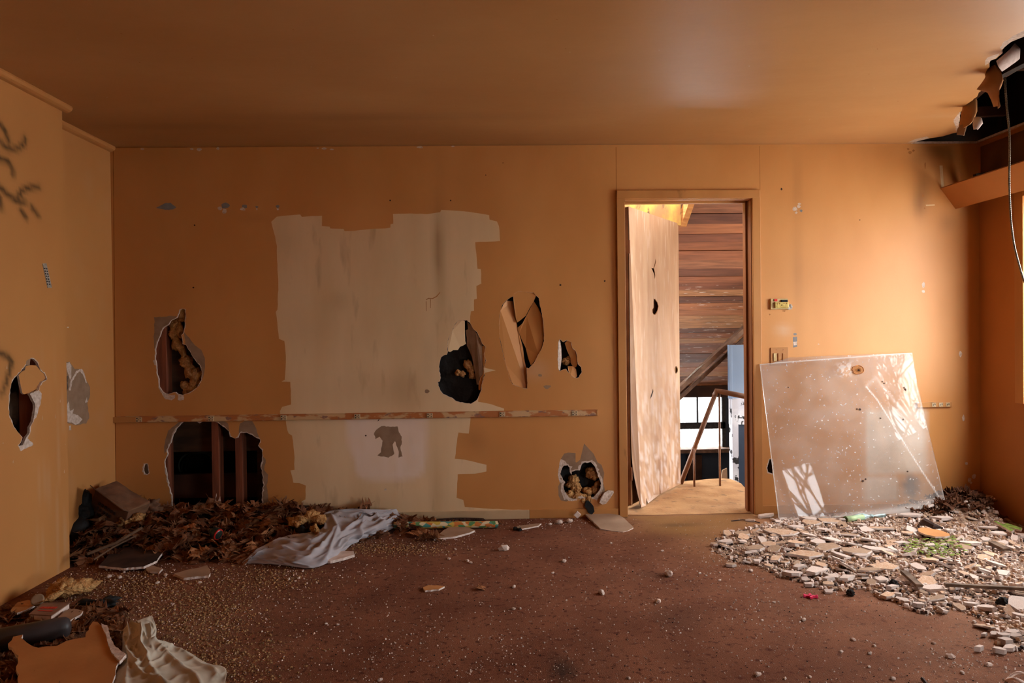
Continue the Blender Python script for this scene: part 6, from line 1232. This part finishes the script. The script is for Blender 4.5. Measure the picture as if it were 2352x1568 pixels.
for k in range(5):
    u = .2 + .13 * k; a_ = P4[0].lerp(P4[3], u).lerp(P4[1].lerp(P4[2], u), .55); mb.box(a_ + Vector((0, 0, .0048)), (.012, .02, .001))
a_ = P4[0].lerp(P4[3], .2).lerp(P4[1].lerp(P4[2], .2), .3); b_ = P4[0].lerp(P4[3], .8).lerp(P4[1].lerp(P4[2], .8), .3); mb.bar(a_ + Vector((0, 0, .005)), b_ + Vector((0, 0, .005)), .008, .001); link('red_print', mb, 'red', T)
c_ = onZ(87, 1378, .05); MT['lid'] = pmat('dusty_grey_disc', (150, 124, 98), (120, 98, 78), 20, .6, .2); dn = Vector((.2, -.7, .5)).normalized(); mb = MB(); mb.tube([c_, c_ + dn * .006, c_ + dn * .009], [.026, .027, .022], 24); props(link('jar_lid', mb, 'lid'), 'small round grey lid propped beside the book', 'lid')
slab('fallen_board', [(130, 1425), (150, 1407), (170, 1402), (192, 1408), (185, 1416), (160, 1430), (140, 1436)], .02, .01, 'graypaperf', 'tan board scrap just behind the rounded end of the dark tube')
slab('fallen_board', [(25, 1405), (40, 1388), (65, 1382), (82, 1392), (60, 1405), (40, 1412)], .02, .01, 'plasterorange', 'orange-tan board scrap behind the book by the projecting wall')
slab('fallen_board', Z(0, 1050, 3.028, [(690, 760), (760, 690), (860, 650), (980, 640), (1080, 650), (1130, 680), (1090, 730), (1000, 765), (860, 775)]), .02, .012, 'darkslat', 'flat dark brown slab at the front edge of the leaf heap near the recess', (0, .05))
slab('fallen_board', Z(0, 1050, 3.028, [(330, 925), (385, 880), (395, 900), (350, 940)]), .03, .01, 'plaster', 'narrow white plaster splinter behind the tan glass-wool tuft', (0, .1))
slab('fallen_board', [(75, 1371), (92, 1378), (65, 1391)], .01, .01, 'plaster', None) if False else None
slab('fallen_board', Z(0, 1050, 3.028, [(1000, 770), (1060, 765), (1130, 785), (1110, 810), (1040, 805)]), .004, .010, 'graypaperf', 'small tan board scrap with a white crumb just below the dark slab')
slab('fallen_board', [(480, 1182), (498, 1158), (492, 1172), (506, 1160), (512, 1172), (497, 1184)], .13, .006, 'plaster', 'small folded white scrap on the leaves at the foot of the red-brown stud', (0, .5))
slab('fallen_board', Z(1000, 1150, 3.618, [(640, 235), (700, 215), (780, 205), (880, 195), (860, 215), (760, 235), (700, 245)]), .003, .008, 'graypaperf', 'thin grey board sliver on the floor left by the baseboard crumbs')
# pale diamond and stones by the baseboard
for k, (px, py, r, lb) in enumerate(((1326, 1186, .026, 'pale square plaster block propped against the baseboard under the lowest hole'), (1308, 1192, .02, 'rounded pale plaster lump beside the propped square block'), (1284, 1195, .022, 'whitish plaster lump lying at the baseboard beside smaller lumps'), (1263, 1198, .012, 'smallest whitish plaster lump in the row at the baseboard'))):
    p = onZ(px, py, .02); p.y = min(p.y, D - .04)
    if k == 0:
        mb = MB(); mb.box((p.x, p.y, .033), (.036, .012, .036), Matrix.Rotation(.15, 3, 'X') @ Matrix.Rotation(.75, 3, 'Y')); o = link('plaster_block', mb, 'plaster', bevel=.002)
    else: o = tuft('plaster_block', [(p.x, p.y, r * .5)], [r], 'plaster', seed=60 + k, amp=.3, squash=(1, .8, .6))
    props(o, lb, 'plaster')
MT['pink'] = pmat('hot_pink_plastic', (232, 60, 104), rough=.4, bump=0)
c_ = onZ(1862, 1369, .006); mb = MB(); mb.box(c_, (.060, .012, .010), Matrix.Rotation(-.25, 3, 'Z')); mb.box(c_, (.012, .045, .010), Matrix.Rotation(-.25, 3, 'Z')); mb.tube([c_ + Vector((-.03, .007, 0)), c_ + Vector((-.022, .005, 0))], .009, 10); mb.tube([c_ + Vector((.022, -.005, 0)), c_ + Vector((.03, -.007, 0))], .009, 10)
props(link('pink_cross_piece', mb, 'pink', bevel=.001), 'small hot pink plastic cross-shaped piece on the carpet in front of the rubble', 'plastic piece')
MT['mint'] = pmat('pale_green_foil', (176, 196, 140), (150, 176, 150), 20, .4, .3); MT['foil'] = pmat('crumpled_pale_blue_plastic', (206, 218, 216), (160, 190, 190), 30, .3, .8, 40, bdist=.01)
a, b = onZ(1942, 1193, .03), onZ(1982, 1188, .03); mb = MB(); mb.tube([a, b], [.022, .018], 14, cap=False); o = link('rolled_card', mb, 'mint', smooth=True); md = o.modifiers.new('t', 'SOLIDIFY'); md.thickness = .002; props(o, 'curled pale green card at the bottom edge of the clear sheet', 'card')
o = tuft('plastic_wrapper', [onZ(1985, 1186, .03), onZ(2018, 1184, .03)], [.03, .02], 'foil', seed=71, amp=.8, squash=(1.2, .7, .7)); props(o, 'crumpled pale blue plastic wrapper under the clear sheet', 'wrapper')
mb = MB(); mb.tube([onZ(1680, 1196, .004), onZ(1705, 1193, .006), onZ(1730, 1196, .006), onZ(1745, 1200, .004)], .0035, 6); props(link('twig', mb, 'darkslat'), 'thin dark twig on the carpet just outside the doorway', 'twig')
mb = MB(); mb.tube([onZ(2118, 1558, .01), onZ(2132, 1575, .01)], .006, 6); props(link('twig', mb, 'darkslat'), 'short black twig at the near edge of the carpet', 'twig')
c_ = onZ(2340, 1560, .015); mb = MB(); mb.tube([c_ + Vector((.035 * math.cos(t), .03 * math.sin(t), .012 * math.sin(2 * t))) for t in np.linspace(0, 5.2, 20)], .005, 8); props(link('white_ring_scrap', mb, 'plaster', smooth=True), 'curved white ring-like scrap at the near edge beside the rubble', 'scrap')
